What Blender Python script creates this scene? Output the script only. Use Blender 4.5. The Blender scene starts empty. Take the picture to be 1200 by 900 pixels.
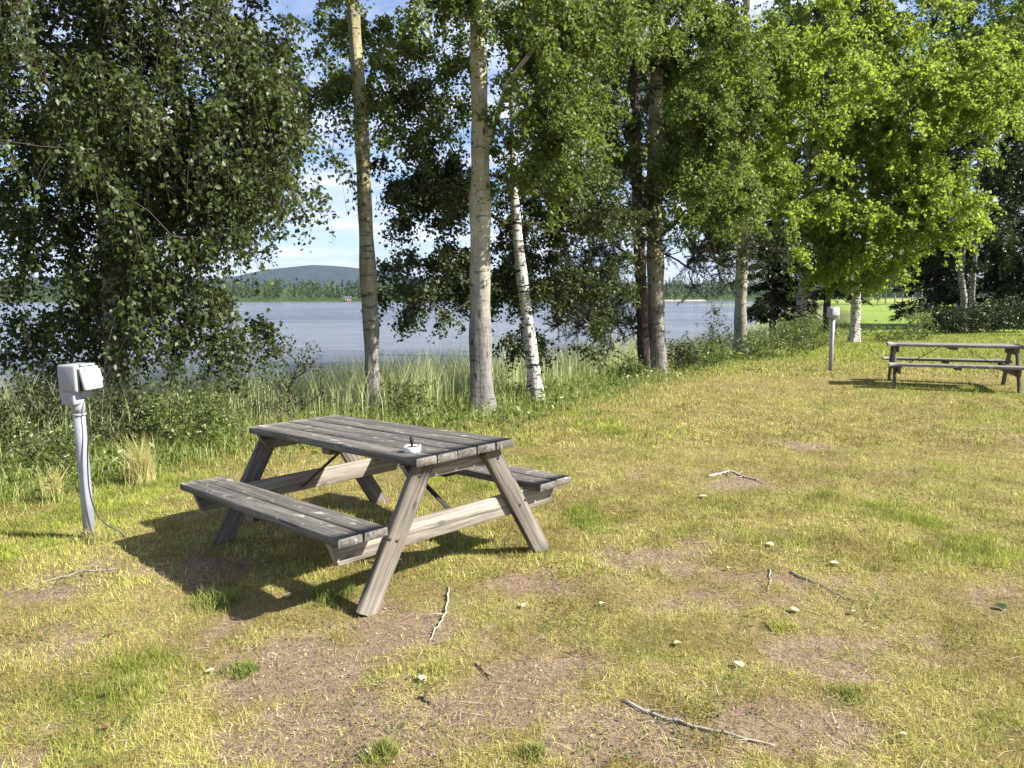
import bpy, math, random
import numpy as np
from mathutils import Matrix, Vector, Euler

rng = np.random.default_rng(7)
random.seed(7)
C = bpy.context.scene.collection
F, PITCH, CAMH, ROLL = 900.449, 0.1115, 1.592, -0.0026

# ------------------------------------------------------------------ helpers
def W(px, py, Y):
    """world point at distance Y (along +y) seen at photo pixel px,py"""
    r2 = (px-600)/F; u2 = (450-py)/F
    c, s = math.cos(PITCH), math.sin(PITCH)
    v = np.array([r2, c+u2*s, -s+u2*c])
    return v*(Y/v[1]) + np.array([0, 0, CAMH])

def hash2(ix, iy, seed):
    h = (ix.astype(np.int64)*374761393 + iy.astype(np.int64)*668265263 + seed*1442695041) & 0xffffffff
    h = ((h ^ (h >> 13))*1274126177) & 0xffffffff
    h = h ^ (h >> 16)
    return (h & 0xffff)/65535.0

def vnoise(x, y, seed=0):
    xi = np.floor(x); yi = np.floor(y)
    fx = x-xi; fy = y-yi
    fx = fx*fx*(3-2*fx); fy = fy*fy*(3-2*fy)
    a = hash2(xi, yi, seed); b = hash2(xi+1, yi, seed); c = hash2(xi, yi+1, seed); d = hash2(xi+1, yi+1, seed)
    return (a*(1-fx)+b*fx)*(1-fy)+(c*(1-fx)+d*fx)*fy

def fbm(x, y, scale, octv=4, seed=0):
    s = 0; a = .5; t = 0
    x = np.asarray(x, float)/scale; y = np.asarray(y, float)/scale
    for o in range(octv):
        s = s + a*vnoise(x+o*17.3, y-o*9.1, seed+o); t += a
        x = x*2.03; y = y*2.03; a *= .5
    return s/t

def sstep(a, b, x):
    t = np.clip((x-a)/(b-a), 0, 1)
    return t*t*(3-2*t)

def sd_poly(x, y, poly):
    """signed distance, positive inside the polygon"""
    P = np.array(poly, float)
    d = np.full(x.shape, 1e18); inside = np.zeros(x.shape, bool)
    n = len(P)
    for i in range(n):
        ax, ay = P[i]; bx, by = P[(i+1) % n]
        ex, ey = bx-ax, by-ay
        wx, wy = x-ax, y-ay
        t = np.clip((wx*ex+wy*ey)/(ex*ex+ey*ey), 0, 1)
        d = np.minimum(d, (wx-ex*t)**2+(wy-ey*t)**2)
        cond = ((ay > y) != (by > y))
        if abs(ey) > 1e-9:
            xin = ax+(y-ay)/ey*ex
            inside ^= cond & (x < xin)
    d = np.sqrt(d)
    return np.where(inside, d, -d)

WATER_Z = -1.30
BANK = [(-300, -60), (-100, -25), (-30, -4), (-8, 3.6), (-4.3, 6.0), (-2.6, 8.0), (0.3, 9.7), (3.0, 14.6), (6.6, 20.8), (11, 27.5),
        (17, 38), (32, 72), (66, 160), (112, 285), (150, 320), (600, 900), (3000, 2500)]
LAWN = BANK + [(3000, -3000), (-300, -3000)]
LAKE = [(-500, -10), (-100, 4), (-30, 11), (-12, 14.5), (-6.3, 17), (2, 23), (10, 36.5), (21, 64), (58, 165), (98, 288), (66, 296), (64, 304),
        (120, 318), (135, 420), (260, 600), (150, 640), (60, 655), (-20, 648), (-120, 662), (-250, 650), (-420, 675), (-700, 640), (-900, 200)]

def ground_z(x, y):
    x = np.asarray(x, float); y = np.asarray(y, float)
    dl = sd_poly(x, y, LAWN); dk = sd_poly(x, y, LAKE)
    und = (fbm(x, y, 2.2, 4, 3)-.5)*.07 + (fbm(x, y, .45, 3, 11)-.5)*.022
    z = .034*np.clip(x+.888, -4, .9) + und*np.clip((30-y)/20, .3, 1)
    t = np.clip(-dl/(np.maximum(-dl, 0)+np.maximum(-dk, 0)+1e-6), 0, 1)
    t = np.where(dl > 0, 0, t)
    s = t*t*(3-2*t)
    bank = z*(1-s)+(WATER_Z+.02)*s + (fbm(x, y, 1.2, 3, 5)-.5)*.12*np.clip(-dl, 0, 1)*(dk < 0)
    far = y > 420
    z = np.where(dl > 0, z, bank)
    z = np.where(dk > 0, WATER_Z-np.clip(dk*.12, 0, 2.5)-.0, z)
    zf = WATER_Z + np.clip((-dk)*.06, 0, 2.5) + np.clip((-dk-60)*.02, 0, 30)
    z = np.where(far & (dk < 0) & (x < 260), zf, z)
    return z

def surf_z(x, y):
    near = (np.abs(x) < 8) & (y < 12)
    dirt, green = cover(x, y)
    return ground_z(x, y)+np.where(near, (fbm(x, y, .13, 3, 61)-.5)*.026*(1-.4*dirt)+(fbm(x, y, .45, 2, 63)-.5)*.02-dirt*.010+green*.006, 0)

def gz(x, y):
    return float(surf_z(np.array([float(x)]), np.array([float(y)]))[0])

def tag(o, label=None, cat=None, group=None, kind=None):
    if label: o['label'] = label
    if cat: o['category'] = cat
    if group: o['group'] = group
    if kind: o['kind'] = kind
    return o

def empty(name, loc=(0, 0, 0), rot=(0, 0, 0)):
    o = bpy.data.objects.new(name, None); C.objects.link(o)
    o.location = loc; o.rotation_euler = rot; o.empty_display_size = .2
    return o

def mk(name, V, faces, mat=None, parent=None, attrs=None, smooth=False, loc=None):
    """faces: list of int arrays (n,k)"""
    me = bpy.data.meshes.new(name)
    V = np.asarray(V, np.float32)
    me.vertices.add(len(V)); me.vertices.foreach_set('co', V.ravel())
    faces = [np.asarray(f, np.int32) for f in faces if len(f)]
    loops = np.concatenate([f.ravel() for f in faces])
    tot = np.concatenate([np.full(len(f), f.shape[1], np.int32) for f in faces])
    start = np.concatenate([[0], np.cumsum(tot)[:-1]]).astype(np.int32)
    me.loops.add(len(loops)); me.loops.foreach_set('vertex_index', loops)
    me.polygons.add(len(tot)); me.polygons.foreach_set('loop_start', start); me.polygons.foreach_set('loop_total', tot)
    if smooth: me.polygons.foreach_set('use_smooth', np.ones(len(tot), bool))
    for k, a in (attrs or {}).items():
        a = np.asarray(a, np.float32)
        if a.ndim == 1:
            at = me.attributes.new(k, 'FLOAT', 'POINT'); at.data.foreach_set('value', a)
        elif a.shape[1] == 3:
            at = me.attributes.new(k, 'FLOAT_VECTOR', 'POINT'); at.data.foreach_set('vector', a.ravel())
    me.update(calc_edges=True)
    if mat: me.materials.append(mat)
    o = bpy.data.objects.new(name, me); C.objects.link(o)
    if parent: o.parent = parent
    if loc is not None: o.location = loc
    return o

class MB:
    """collects boxes / tubes / lathes with grain coordinates"""
    def __init__(s): s.V = []; s.F3 = []; s.F4 = []; s.G = []; s.n = 0; s.R = []
    def add(s, V, F, G=None):
        V = np.asarray(V, float)
        r = random.random()
        if G is None: G = V
        s.V.append(V); s.G.append(np.asarray(G, float)+np.array([r*31, r*17, r*5])); s.R.append(np.full(len(V), r))
        for f in F:
            (s.F3 if len(f) == 3 else s.F4).append([i+s.n for i in f])
        s.n += len(V)
    def beam(s, a, b, w, h, up=(0, 0, 1), bev=.004, cuta=0, cutb=0, jit=0):
        """board from a to b, width w (side dir), height h (up dir); cut: shear of ends along the up axis"""
        a = np.array(a, float); b = np.array(b, float)
        d = b-a; L = np.linalg.norm(d); d /= L
        up = np.array(up, float); sd = np.cross(d, up); sd /= np.linalg.norm(sd); up = np.cross(sd, d)
        # cross-section octagon (bevelled)
        hw, hh = w/2, h/2; c = bev
        cs = [(-hw+c, -hh), (hw-c, -hh), (hw, -hh+c), (hw, hh-c), (hw-c, hh), (-hw+c, hh), (-hw, hh-c), (-hw, -hh+c)]
        n = max(2, int(L/.12)+1)
        V = []; G = []
        ph = random.random()*9
        for i in range(n):
            t = i/(n-1)
            for (x, y) in cs:
                ex = 0
                if i == 0: ex = cuta*y
                if i == n-1: ex = cutb*y
                wob = jit*math.sin(t*5+ph)
                V.append(a+d*(L*t+ex)+sd*(x+wob*.6)+up*(y+wob))
                G.append((L*t+ex, x, y))
        # inner end rings for chamfered ends
        Fc = []
        for i in range(n-1):
            for k in range(8):
                k2 = (k+1) % 8
                Fc.append((i*8+k, i*8+k2, (i+1)*8+k2, (i+1)*8+k))
        # shrink end rings slightly: chamfer
        V = np.array(V); 
        for i, sg in ((0, -1), (n-1, 1)):
            cen = V[i*8:(i+1)*8].mean(0)
            ring = cen+(V[i*8:(i+1)*8]-cen)*np.array([1-2*bev/max(w, h)])+d*sg*bev*.7
            base = len(V)
            V = np.vstack([V, ring, cen+d*sg*bev*.7]); 
            G += [G[i*8+k] for k in range(8)]+[(G[i*8][0], 0, 0)]
            for k in range(8):
                k2 = (k+1) % 8
                q = (i*8+k, base+k, base+k2, i*8+k2) if sg > 0 else (i*8+k, i*8+k2, base+k2, base+k)
                Fc.append(q)
                Fc.append((base+k, base+8, base+k2) if sg > 0 else (base+k2, base+8, base+k))
        s.add(V, Fc, G)
    def tube(s, pts, rad, n=10, caps=True, off=0):
        pts = np.array(pts, float); m = len(pts)
        rad = np.broadcast_to(np.array(rad, float), (m,))
        T = np.gradient(pts, axis=0); T /= np.linalg.norm(T, axis=1)[:, None]+1e-9
        ref = np.array([0, 0, 1.]) if abs(T[0][2]) < .9 else np.array([1., 0, 0])
        u = np.cross(T[0], ref); u /= np.linalg.norm(u)
        V = []; G = []; l = 0
        for i in range(m):
            u = u-T[i]*np.dot(u, T[i]); u /= np.linalg.norm(u); v = np.cross(T[i], u)
            if i: l += np.linalg.norm(pts[i]-pts[i-1])
            for k in range(n):
                a = 2*math.pi*k/n+off
                V.append(pts[i]+(u*math.cos(a)+v*math.sin(a))*rad[i]); G.append((l, rad[i]*math.cos(a), rad[i]*math.sin(a)))
        Fc = []
        for i in range(m-1):
            for k in range(n):
                k2 = (k+1) % n
                Fc.append((i*n+k, i*n+k2, (i+1)*n+k2, (i+1)*n+k))
        if caps:
            for i in (0, m-1):
                b = len(V); V.append(pts[i]); G.append((0, 0, 0))
                for k in range(n):
                    k2 = (k+1) % n
                    Fc.append((i*n+k2, i*n+k, b) if i == 0 else (i*n+k, i*n+k2, b))
        s.add(V, Fc, G)
    def lathe(s, prof, cen=(0, 0, 0), n=28):
        V = []; 
        for (r, z) in prof:
            for k in range(n):
                a = 2*math.pi*k/n; V.append((cen[0]+r*math.cos(a), cen[1]+r*math.sin(a), cen[2]+z))
        Fc = []
        for i in range(len(prof)-1):
            for k in range(n):
                k2 = (k+1) % n; Fc.append((i*n+k, i*n+k2, (i+1)*n+k2, (i+1)*n+k))
        s.add(V, Fc)
    def rbox(s, c, size, r=.012, R=None, taper=0, seg=3):
        """rounded box through bmesh"""
        import bmesh
        bm = bmesh.new(); bmesh.ops.create_cube(bm, size=1)
        for v in bm.verts:
            f = 1-taper*(v.co.z+.5)
            v.co = Vector((v.co.x*size[0]*f, v.co.y*size[1]*f, v.co.z*size[2]))
        bmesh.ops.bevel(bm, geom=bm.edges[:]+bm.verts[:], offset=r, segments=seg, profile=.5, affect='EDGES')
        bmesh.ops.triangulate(bm, faces=[f for f in bm.faces if len(f.verts) > 4])
        bm.verts.index_update()
        V = np.array([v.co[:] for v in bm.verts])
        Fc = [[v.index for v in f.verts] for f in bm.faces]
        bm.free()
        if R is not None: V = V@np.array(R).T
        s.add(V+np.array(c), Fc)
    def build(s, name, mat, parent=None, smooth=False, loc=None):
        V = np.vstack(s.V)
        fs = []
        if s.F4: fs.append(np.array(s.F4))
        if s.F3: fs.append(np.array(s.F3))
        return mk(name, V, fs, mat, parent, {'gc': np.vstack(s.G), 'rnd': np.concatenate(s.R)}, smooth, loc)

# ------------------------------------------------------------------ materials
def newmat(name):
    m = bpy.data.materials.new(name); m.use_nodes = True
    nt = m.node_tree; nt.nodes.clear()
    return m, nt, nt.nodes, nt.links

def N(nt, typ, **kw):
    n = nt.nodes.new(typ)
    for k, v in kw.items():
        if k in ('operation', 'blend_type', 'data_type', 'attribute_name', 'noise_dimensions', 'feature', 'wave_type', 'sky_type', 'interpolation_type', 'distance', 'bands_direction', 'clamp'):
            setattr(n, k, v)
    return n

def ramp(nt, fac, stops):
    r = nt.nodes.new('ShaderNodeValToRGB')
    el = r.color_ramp.elements
    while len(el) < len(stops): el.new(.5)
    for e, (p, c) in zip(el, stops):
        e.position = p; e.color = (*c, 1) if len(c) == 3 else c
    nt.links.new(fac, r.inputs[0])
    return r.outputs[0]

def attr(nt, name):
    a = nt.nodes.new('ShaderNodeAttribute'); a.attribute_name = name; return a

def mapping(nt, vec, scale):
    m = nt.nodes.new('ShaderNodeMapping'); nt.links.new(vec, m.inputs[0]); m.inputs['Scale'].default_value = scale
    return m.outputs[0]

def noise(nt, vec, scale, detail=4, rough=.55, dist=0):
    n = nt.nodes.new('ShaderNodeTexNoise'); 
    if vec is not None: nt.links.new(vec, n.inputs['Vector'])
    n.inputs['Scale'].default_value = scale; n.inputs['Detail'].default_value = detail
    n.inputs['Roughness'].default_value = rough; n.inputs['Distortion'].default_value = dist
    return n.outputs[0]

def mixc(nt, fac, a, b, mode='MIX'):
    m = nt.nodes.new('ShaderNodeMix'); m.data_type = 'RGBA'; m.blend_type = mode
    for i, v in ((0, fac), (6, a), (7, b)):
        if isinstance(v, bpy.types.NodeSocket): nt.links.new(v, m.inputs[i])
        elif isinstance(v, (int, float)): m.inputs[i].default_value = v
        else: m.inputs[i].default_value = (*v, 1)
    return m.outputs[2]

def math_(nt, op, a, b=0, clamp=False):
    m = nt.nodes.new('ShaderNodeMath'); m.operation = op; m.use_clamp = clamp
    for i, v in ((0, a), (1, b)):
        if isinstance(v, bpy.types.NodeSocket): nt.links.new(v, m.inputs[i])
        else: m.inputs[i].default_value = v
    return m.outputs[0]

def principled(nt, col, rough=.8, spec=.3, bump=None, bstr=.3, bdist=.01, metal=0):
    p = nt.nodes.new('ShaderNodeBsdfPrincipled')
    if isinstance(col, bpy.types.NodeSocket): nt.links.new(col, p.inputs['Base Color'])
    else: p.inputs['Base Color'].default_value = (*col, 1)
    if isinstance(rough, bpy.types.NodeSocket): nt.links.new(rough, p.inputs['Roughness'])
    else: p.inputs['Roughness'].default_value = rough
    p.inputs['Specular IOR Level'].default_value = spec
    p.inputs['Metallic'].default_value = metal
    if bump is not None:
        b = nt.nodes.new('ShaderNodeBump'); b.inputs['Strength'].default_value = bstr; b.inputs['Distance'].default_value = bdist
        nt.links.new(bump, b.inputs['Height']); nt.links.new(b.outputs[0], p.inputs['Normal'])
    return p.outputs[0]

def out(nt, sh):
    o = nt.nodes.new('ShaderNodeOutputMaterial'); nt.links.new(sh, o.inputs['Surface'])

def leaf_mat(name, dark, light, trans, tf=.35, rough=.42, spec=.5):
    m, nt, ns, L = newmat(name)
    r = attr(nt, 'rnd').outputs['Fac']
    col = mixc(nt, r, dark, light)
    d = principled(nt, col, rough, spec)
    t = ns.new('ShaderNodeBsdfTranslucent')
    tc = mixc(nt, r, tuple(c*.75 for c in trans), trans); L.new(tc, t.inputs['Color'])
    mx = ns.new('ShaderNodeMixShader'); mx.inputs[0].default_value = tf
    L.new(d, mx.inputs[1]); L.new(t.outputs[0], mx.inputs[2]); out(nt, mx.outputs[0])
    return m

def blade_mat(name, tf=.3, rough=.55):
    """grass: colour comes from the per-blade attribute col"""
    m, nt, ns, L = newmat(name)
    a = attr(nt, 'col')
    d = principled(nt, a.outputs['Color'], rough, .25)
    t = ns.new('ShaderNodeBsdfTranslucent'); L.new(a.outputs['Color'], t.inputs['Color'])
    mx = ns.new('ShaderNodeMixShader'); mx.inputs[0].default_value = tf
    L.new(d, mx.inputs[1]); L.new(t.outputs[0], mx.inputs[2]); out(nt, mx.outputs[0])
    return m

def wood_mat(name, c1, c2, c3, spots=True):
    m, nt, ns, L = newmat(name)
    g = attr(nt, 'gc').outputs['Vector']; r = attr(nt, 'rnd').outputs['Fac']
    n1 = noise(nt, mapping(nt, g, (2.2, 55, 55)), 1, 6, .62, .5)
    n2 = noise(nt, mapping(nt, g, (1.2, 7, 7)), 1, 4, .6)
    n3 = noise(nt, mapping(nt, g, (5, 190, 190)), 1, 3, .6)
    f = math_(nt, 'ADD', math_(nt, 'MULTIPLY', n1, .6), math_(nt, 'MULTIPLY', n3, .4))
    col = ramp(nt, f, [(.36, c1), (.5, c2), (.66, c3)])
    col = mixc(nt, .8, col, ramp(nt, n2, [(.3, (.55, .55, .55)), (.7, (1.25, 1.22, 1.15))]), 'MULTIPLY')
    col = mixc(nt, 1, col, ramp(nt, r, [(0, (.8, .8, .82)), (1, (1.18, 1.14, 1.1))]), 'MULTIPLY')
    vk = ns.new('ShaderNodeTexVoronoi'); L.new(mapping(nt, g, (3.2, 8, 8)), vk.inputs['Vector']); vk.inputs['Scale'].default_value = 1
    kn = ramp(nt, math_(nt, 'ADD', vk.outputs['Distance'], math_(nt, 'MULTIPLY', math_(nt, 'SUBTRACT', n2, .5), .2)), [(.06, (1, 1, 1)), (.13, (0, 0, 0))])
    col = mixc(nt, math_(nt, 'MULTIPLY', kn, .7), col, tuple(c*.6 for c in c1))
    n5 = noise(nt, mapping(nt, g, (1.1, 26, 26)), 1, 3, .5)   # drying cracks along the grain
    ck = ramp(nt, n5, [(.33, (1, 1, 1)), (.36, (0, 0, 0))])
    col = mixc(nt, math_(nt, 'MULTIPLY', ck, .6), col, tuple(c*.5 for c in c1))
    if spots:  # pale lichen and droppings
        sp = noise(nt, mapping(nt, g, (9, 16, 16)), 1, 5, .65, .4)
        sm = ramp(nt, sp, [(.60, (0, 0, 0)), (.68, (1, 1, 1))])
        col = mixc(nt, math_(nt, 'MULTIPLY', sm, .5), col, (.55, .55, .52))
        dk = noise(nt, mapping(nt, g, (3, 9, 9)), 1.3, 5, .7)
        dm = ramp(nt, dk, [(.30, (1, 1, 1)), (.4, (0, 0, 0))])
        col = mixc(nt, math_(nt, 'MULTIPLY', dm, .6), col, (.05, .047, .04))
    out(nt, principled(nt, col, .78, .25, f, .55, .004))
    return m

def plain(name, col, rough=.6, spec=.4, metal=0, var=.15, scale=30, bstr=.1):
    m, nt, ns, L = newmat(name)
    tc = ns.new('ShaderNodeTexCoord').outputs['Object']
    n = noise(nt, tc, scale, 5, .6)
    c = mixc(nt, n, tuple(x*(1-var) for x in col), tuple(min(1, x*(1+var)) for x in col))
    out(nt, principled(nt, c, rough, spec, n, bstr, .003, metal))
    return m

def bark_mat(name, base, dark, lichen=None, lichen_h=(2.0, 3.0), band=(6, 6, 40), darkamt=(.52, .62), low=None, low_h=(1.0, 2.2)):
    m, nt, ns, L = newmat(name)
    tc = ns.new('ShaderNodeTexCoord').outputs['Object']
    sep = ns.new('ShaderNodeSeparateXYZ'); L.new(tc, sep.inputs[0])
    col = mixc(nt, noise(nt, tc, 6, 4), tuple(c*.75 for c in base), tuple(c*1.15 for c in base))
    wob = math_(nt, 'MULTIPLY', noise(nt, tc, 2.5, 4), 1.6)
    hz = math_(nt, 'ADD', sep.outputs[2], math_(nt, 'SUBTRACT', wob, .8))
    if lichen:
        mr = ns.new('ShaderNodeMapRange'); L.new(hz, mr.inputs[0]); mr.inputs[1].default_value = lichen_h[0]; mr.inputs[2].default_value = lichen_h[1]
        lm = math_(nt, 'MULTIPLY', mr.outputs[0], ramp(nt, noise(nt, tc, 9, 5), [(.35, (0, 0, 0)), (.6, (1, 1, 1))]))
        col = mixc(nt, lm, col, lichen)
    if low:
        mr = ns.new('ShaderNodeMapRange'); L.new(hz, mr.inputs[0]); mr.inputs[1].default_value = low_h[1]; mr.inputs[2].default_value = low_h[0]
        col = mixc(nt, mr.outputs[0], col, mixc(nt, noise(nt, mapping(nt, tc, (34, 34, 4)), 1, 6, .7), tuple(c*.1 for c in low), tuple(c*1.9 for c in low)))
    b = noise(nt, mapping(nt, tc, band), 1, 5, .6)
    dm = ramp(nt, b, [(darkamt[0], (0, 0, 0)), (darkamt[1], (1, 1, 1))])
    col = mixc(nt, dm, col, dark)
    vert = noise(nt, mapping(nt, tc, (30, 30, 5)), 1, 6, .65)
    vo = ns.new('ShaderNodeTexVoronoi'); L.new(mapping(nt, tc, (4.5, 4.5, 2.6)), vo.inputs['Vector']); vo.inputs['Scale'].default_value = 1
    kn = ramp(nt, math_(nt, 'ADD', vo.outputs['Distance'], math_(nt, 'MULTIPLY', math_(nt, 'SUBTRACT', vert, .5), .35)), [(.10, (1, 1, 1)), (.17, (0, 0, 0))])
    col = mixc(nt, math_(nt, 'MULTIPLY', kn, .85), col, tuple(c*.8 for c in dark))
    blot = noise(nt, tc, 3.2, 4, .6); col = mixc(nt, .8, col, ramp(nt, blot, [(.35, (.72, .70, .66)), (.62, (1.12, 1.12, 1.1))]), 'MULTIPLY')
    col = mixc(nt, .7, col, ramp(nt, vert, [(.3, (.6, .6, .6)), (.65, (1.2, 1.2, 1.2))]), 'MULTIPLY')
    out(nt, principled(nt, col, .85, .2, math_(nt, 'ADD', vert, b), .8, .02))
    return m

M = {}
M['wood'] = wood_mat('weathered_wood', (.05, .047, .042), (.125, .118, .106), (.23, .22, .20))
M['wood_side'] = wood_mat('sawn_wood', (.12, .108, .09), (.26, .236, .20), (.40, .37, .32), False)
M['wood_leg'] = wood_mat('leg_wood', (.06, .054, .048), (.128, .116, .101), (.21, .193, .17), False)
M['wood2'] = wood_mat('pale_weathered_wood', (.10, .096, .09), (.21, .205, .19), (.32, .31, .29))
M['iron'] = plain('dark_iron', (.05, .045, .045), .6, .5, .6)
M['zinc'] = plain('galvanised_steel', (.30, .315, .36), .55, .4, .3, .35, 9)
M['plastic'] = plain('grey_plastic', (.27, .285, .305), .5, .4, 0, .2, 12)
M['cover'] = plain('white_plastic', (.60, .61, .61), .45, .4, 0, .16, 22)
M['dark'] = plain('black_plastic', (.02, .02, .02), .45, .5)
M['cable'] = plain('black_cable', (.025, .027, .025), .5, .4)
M['ceramic'] = plain('white_ceramic', (.58, .58, .56), .4, .4, 0, .1, 60)
M['ash'] = plain('ash', (.12, .11, .10), .9, .1, 0, .5, 120)
M['aspen'] = bark_mat('aspen_bark', (.30, .28, .22), (.05, .045, .04), (.30, .28, .13), (1.3, 3.2), (5, 5, 22), (.57, .66), (.19, .18, .165), (.8, 2.1))
M['aspen2'] = bark_mat('pale_aspen_bark', (.46, .44, .36), (.06, .05, .04), (.40, .37, .20), (1.6, 3.2), (5, 5, 20), (.60, .68), (.19, .18, .168), (1.3, 2.5))
M['birch'] = bark_mat('birch_bark', (.56, .54, .50), (.035, .03, .03), None, (1, 2), (7, 7, 26), (.52, .58))
M['birch_dark'] = bark_mat('old_birch_bark', (.34, .32, .28), (.04, .035, .03), None, (1, 2), (6, 6, 16), (.48, .56))
M['pine'] = bark_mat('pine_bark', (.085, .062, .052), (.04, .03, .025), None, (1, 2), (14, 14, 5), (.5, .6))
M['twig'] = plain('twig', (.075, .055, .045), .8, .2)
M['twig_light'] = plain('grey_twig', (.20, .18, .15), .8, .2)
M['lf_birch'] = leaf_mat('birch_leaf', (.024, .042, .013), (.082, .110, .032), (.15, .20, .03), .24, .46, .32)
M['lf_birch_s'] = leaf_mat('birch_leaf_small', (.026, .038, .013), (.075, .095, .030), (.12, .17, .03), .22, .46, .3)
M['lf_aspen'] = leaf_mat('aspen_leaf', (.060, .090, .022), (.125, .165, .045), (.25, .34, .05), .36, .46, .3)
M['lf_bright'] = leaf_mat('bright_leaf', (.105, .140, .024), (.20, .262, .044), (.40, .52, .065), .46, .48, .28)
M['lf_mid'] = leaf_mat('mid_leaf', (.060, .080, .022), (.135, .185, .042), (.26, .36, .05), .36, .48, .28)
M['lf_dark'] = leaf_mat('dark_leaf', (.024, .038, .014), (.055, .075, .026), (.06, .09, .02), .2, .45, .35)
M['lf_shrub'] = leaf_mat('shrub_leaf', (.07, .11, .022), (.16, .20, .055), (.22, .32, .05), .32, .40, .45)
M['needle'] = leaf_mat('needle', (.018, .028, .012), (.045, .058, .022), (.04, .055, .015), .12, .5, .3)
M['blade'] = blade_mat('grass_blade')
M['reed'] = blade_mat('reed_blade', .3, .5)

# ------------------------------------------------------------------ lawn cover fields
def unp(px, py, z=0):
    r2 = (px-600)/F; u2 = (450-py)/F
    c, s = math.cos(PITCH), math.sin(PITCH)
    v = np.array([r2, c+u2*s, -s+u2*c]); t = (z-CAMH)/v[2]
    return v[0]*t, v[1]*t

# bare-earth patches and green patches, laid out on the lawn (x, y, rx, ry, strength)
def blob_from(px, py, rpx, rpy, s):
    x, y = unp(px, py); x1, _ = unp(px+rpx, py); _, y1 = unp(px, py-rpy); _, y0 = unp(px, py+rpy)
    return (x, y, abs(x1-x), abs(y1-y0)/2, s)
DIRT = [blob_from(*b) for b in [
    (480, 740, 90, 40, .7), (560, 840, 140, 50, 1.0), (400, 860, 140, 50, .95), (340, 780, 90, 40, .8), (720, 870, 120, 40, 1.1), (640, 690, 80, 30, .6), (740, 660, 60, 20, .5),
    (960, 780, 70, 35, 1.0), (920, 860, 110, 42, 1.0), (1080, 770, 80, 25, .5), (870, 565, 50, 10, 1.0), (960, 525, 45, 6, .7), (1060, 560, 50, 7, .5),
    (60, 740, 90, 30, .6), (260, 740, 60, 25, .5), (60, 680, 70, 15, .5), (720, 865, 90, 30, .8), (1190, 520, 30, 10, .8), (820, 455, 60, 6, .5),
    (1180, 700, 50, 25, .5), (960, 700, 60, 20, .4), (250, 660, 90, 20, .6), (1060, 880, 60, 20, .5), (640, 780, 50, 30, .4), (230, 560, 30, 8, .4), (30, 880, 60, 20, .4)]]
GREEN = [blob_from(*b) for b in [
    (950, 640, 150, 40, .25), (1150, 640, 80, 50, .3), (1130, 470, 150, 30, .35), (700, 500, 80, 20, .6), (600, 520, 60, 18, .8), (560, 640, 60, 18, .5),
    (680, 610, 40, 18, .6), (150, 790, 55, 40, .6), (420, 690, 80, 15, .6), (250, 690, 40, 20, .4), (840, 600, 110, 30, .35), (820, 830, 70, 40, .35),
    (1150, 850, 70, 50, .5), (760, 760, 110, 40, .45), (560, 720, 60, 30, .35), (1000, 820, 40, 14, .5), (1080, 610, 80, 20, .4), (60, 880, 90, 30, .4),
    (110, 600, 100, 40, .7), (200, 560, 80, 30, .7), (500, 560, 120, 30, .5), (350, 580, 90, 30, .4)]]

def blobs(x, y, lst):
    v = np.zeros_like(x)
    for (cx, cy, rx, ry, s) in lst:
        q = ((x-cx)/rx)**2+((y-cy)/ry)**2
        v = np.maximum(v, s*np.exp(-q*.8))
    return v

def cover(x, y):
    """returns dirt, green in 0..1"""
    n1 = fbm(x, y, .9, 5, 21); n2 = fbm(x, y, .35, 4, 31); n3 = fbm(x, y, 1.6, 5, 41); n4 = fbm(x, y, .12, 3, 51)
    d = blobs(x, y, DIRT); g = blobs(x, y, GREEN)
    dirt = sstep(.40, .62, d*.40+n1*.36+n2*.36+n4*.30-.17-g*.12-.02*np.clip(y-5, 0, 12)+.03*sstep(5, 3, y))
    green = np.maximum(sstep(.42, .72, g*.36+n3*.40+n2*.36+n4*.30-.16-dirt*.3), sstep(15, 24, y+3*n1)*.8)
    return dirt, green

# ------------------------------------------------------------------ ground
def axis(lo, hi, step, far_lo, far_hi, g=1.09):
    a = list(np.arange(lo, hi, step)); s = step; v = hi
    right = []
    while v < far_hi: right.append(v); s *= g; v += s
    right.append(far_hi)
    s = step; v = lo-step; left = []
    while v > far_lo: left.append(v); s *= g; v -= s
    left.append(far_lo)
    return np.array(left[::-1]+a+right)

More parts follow.
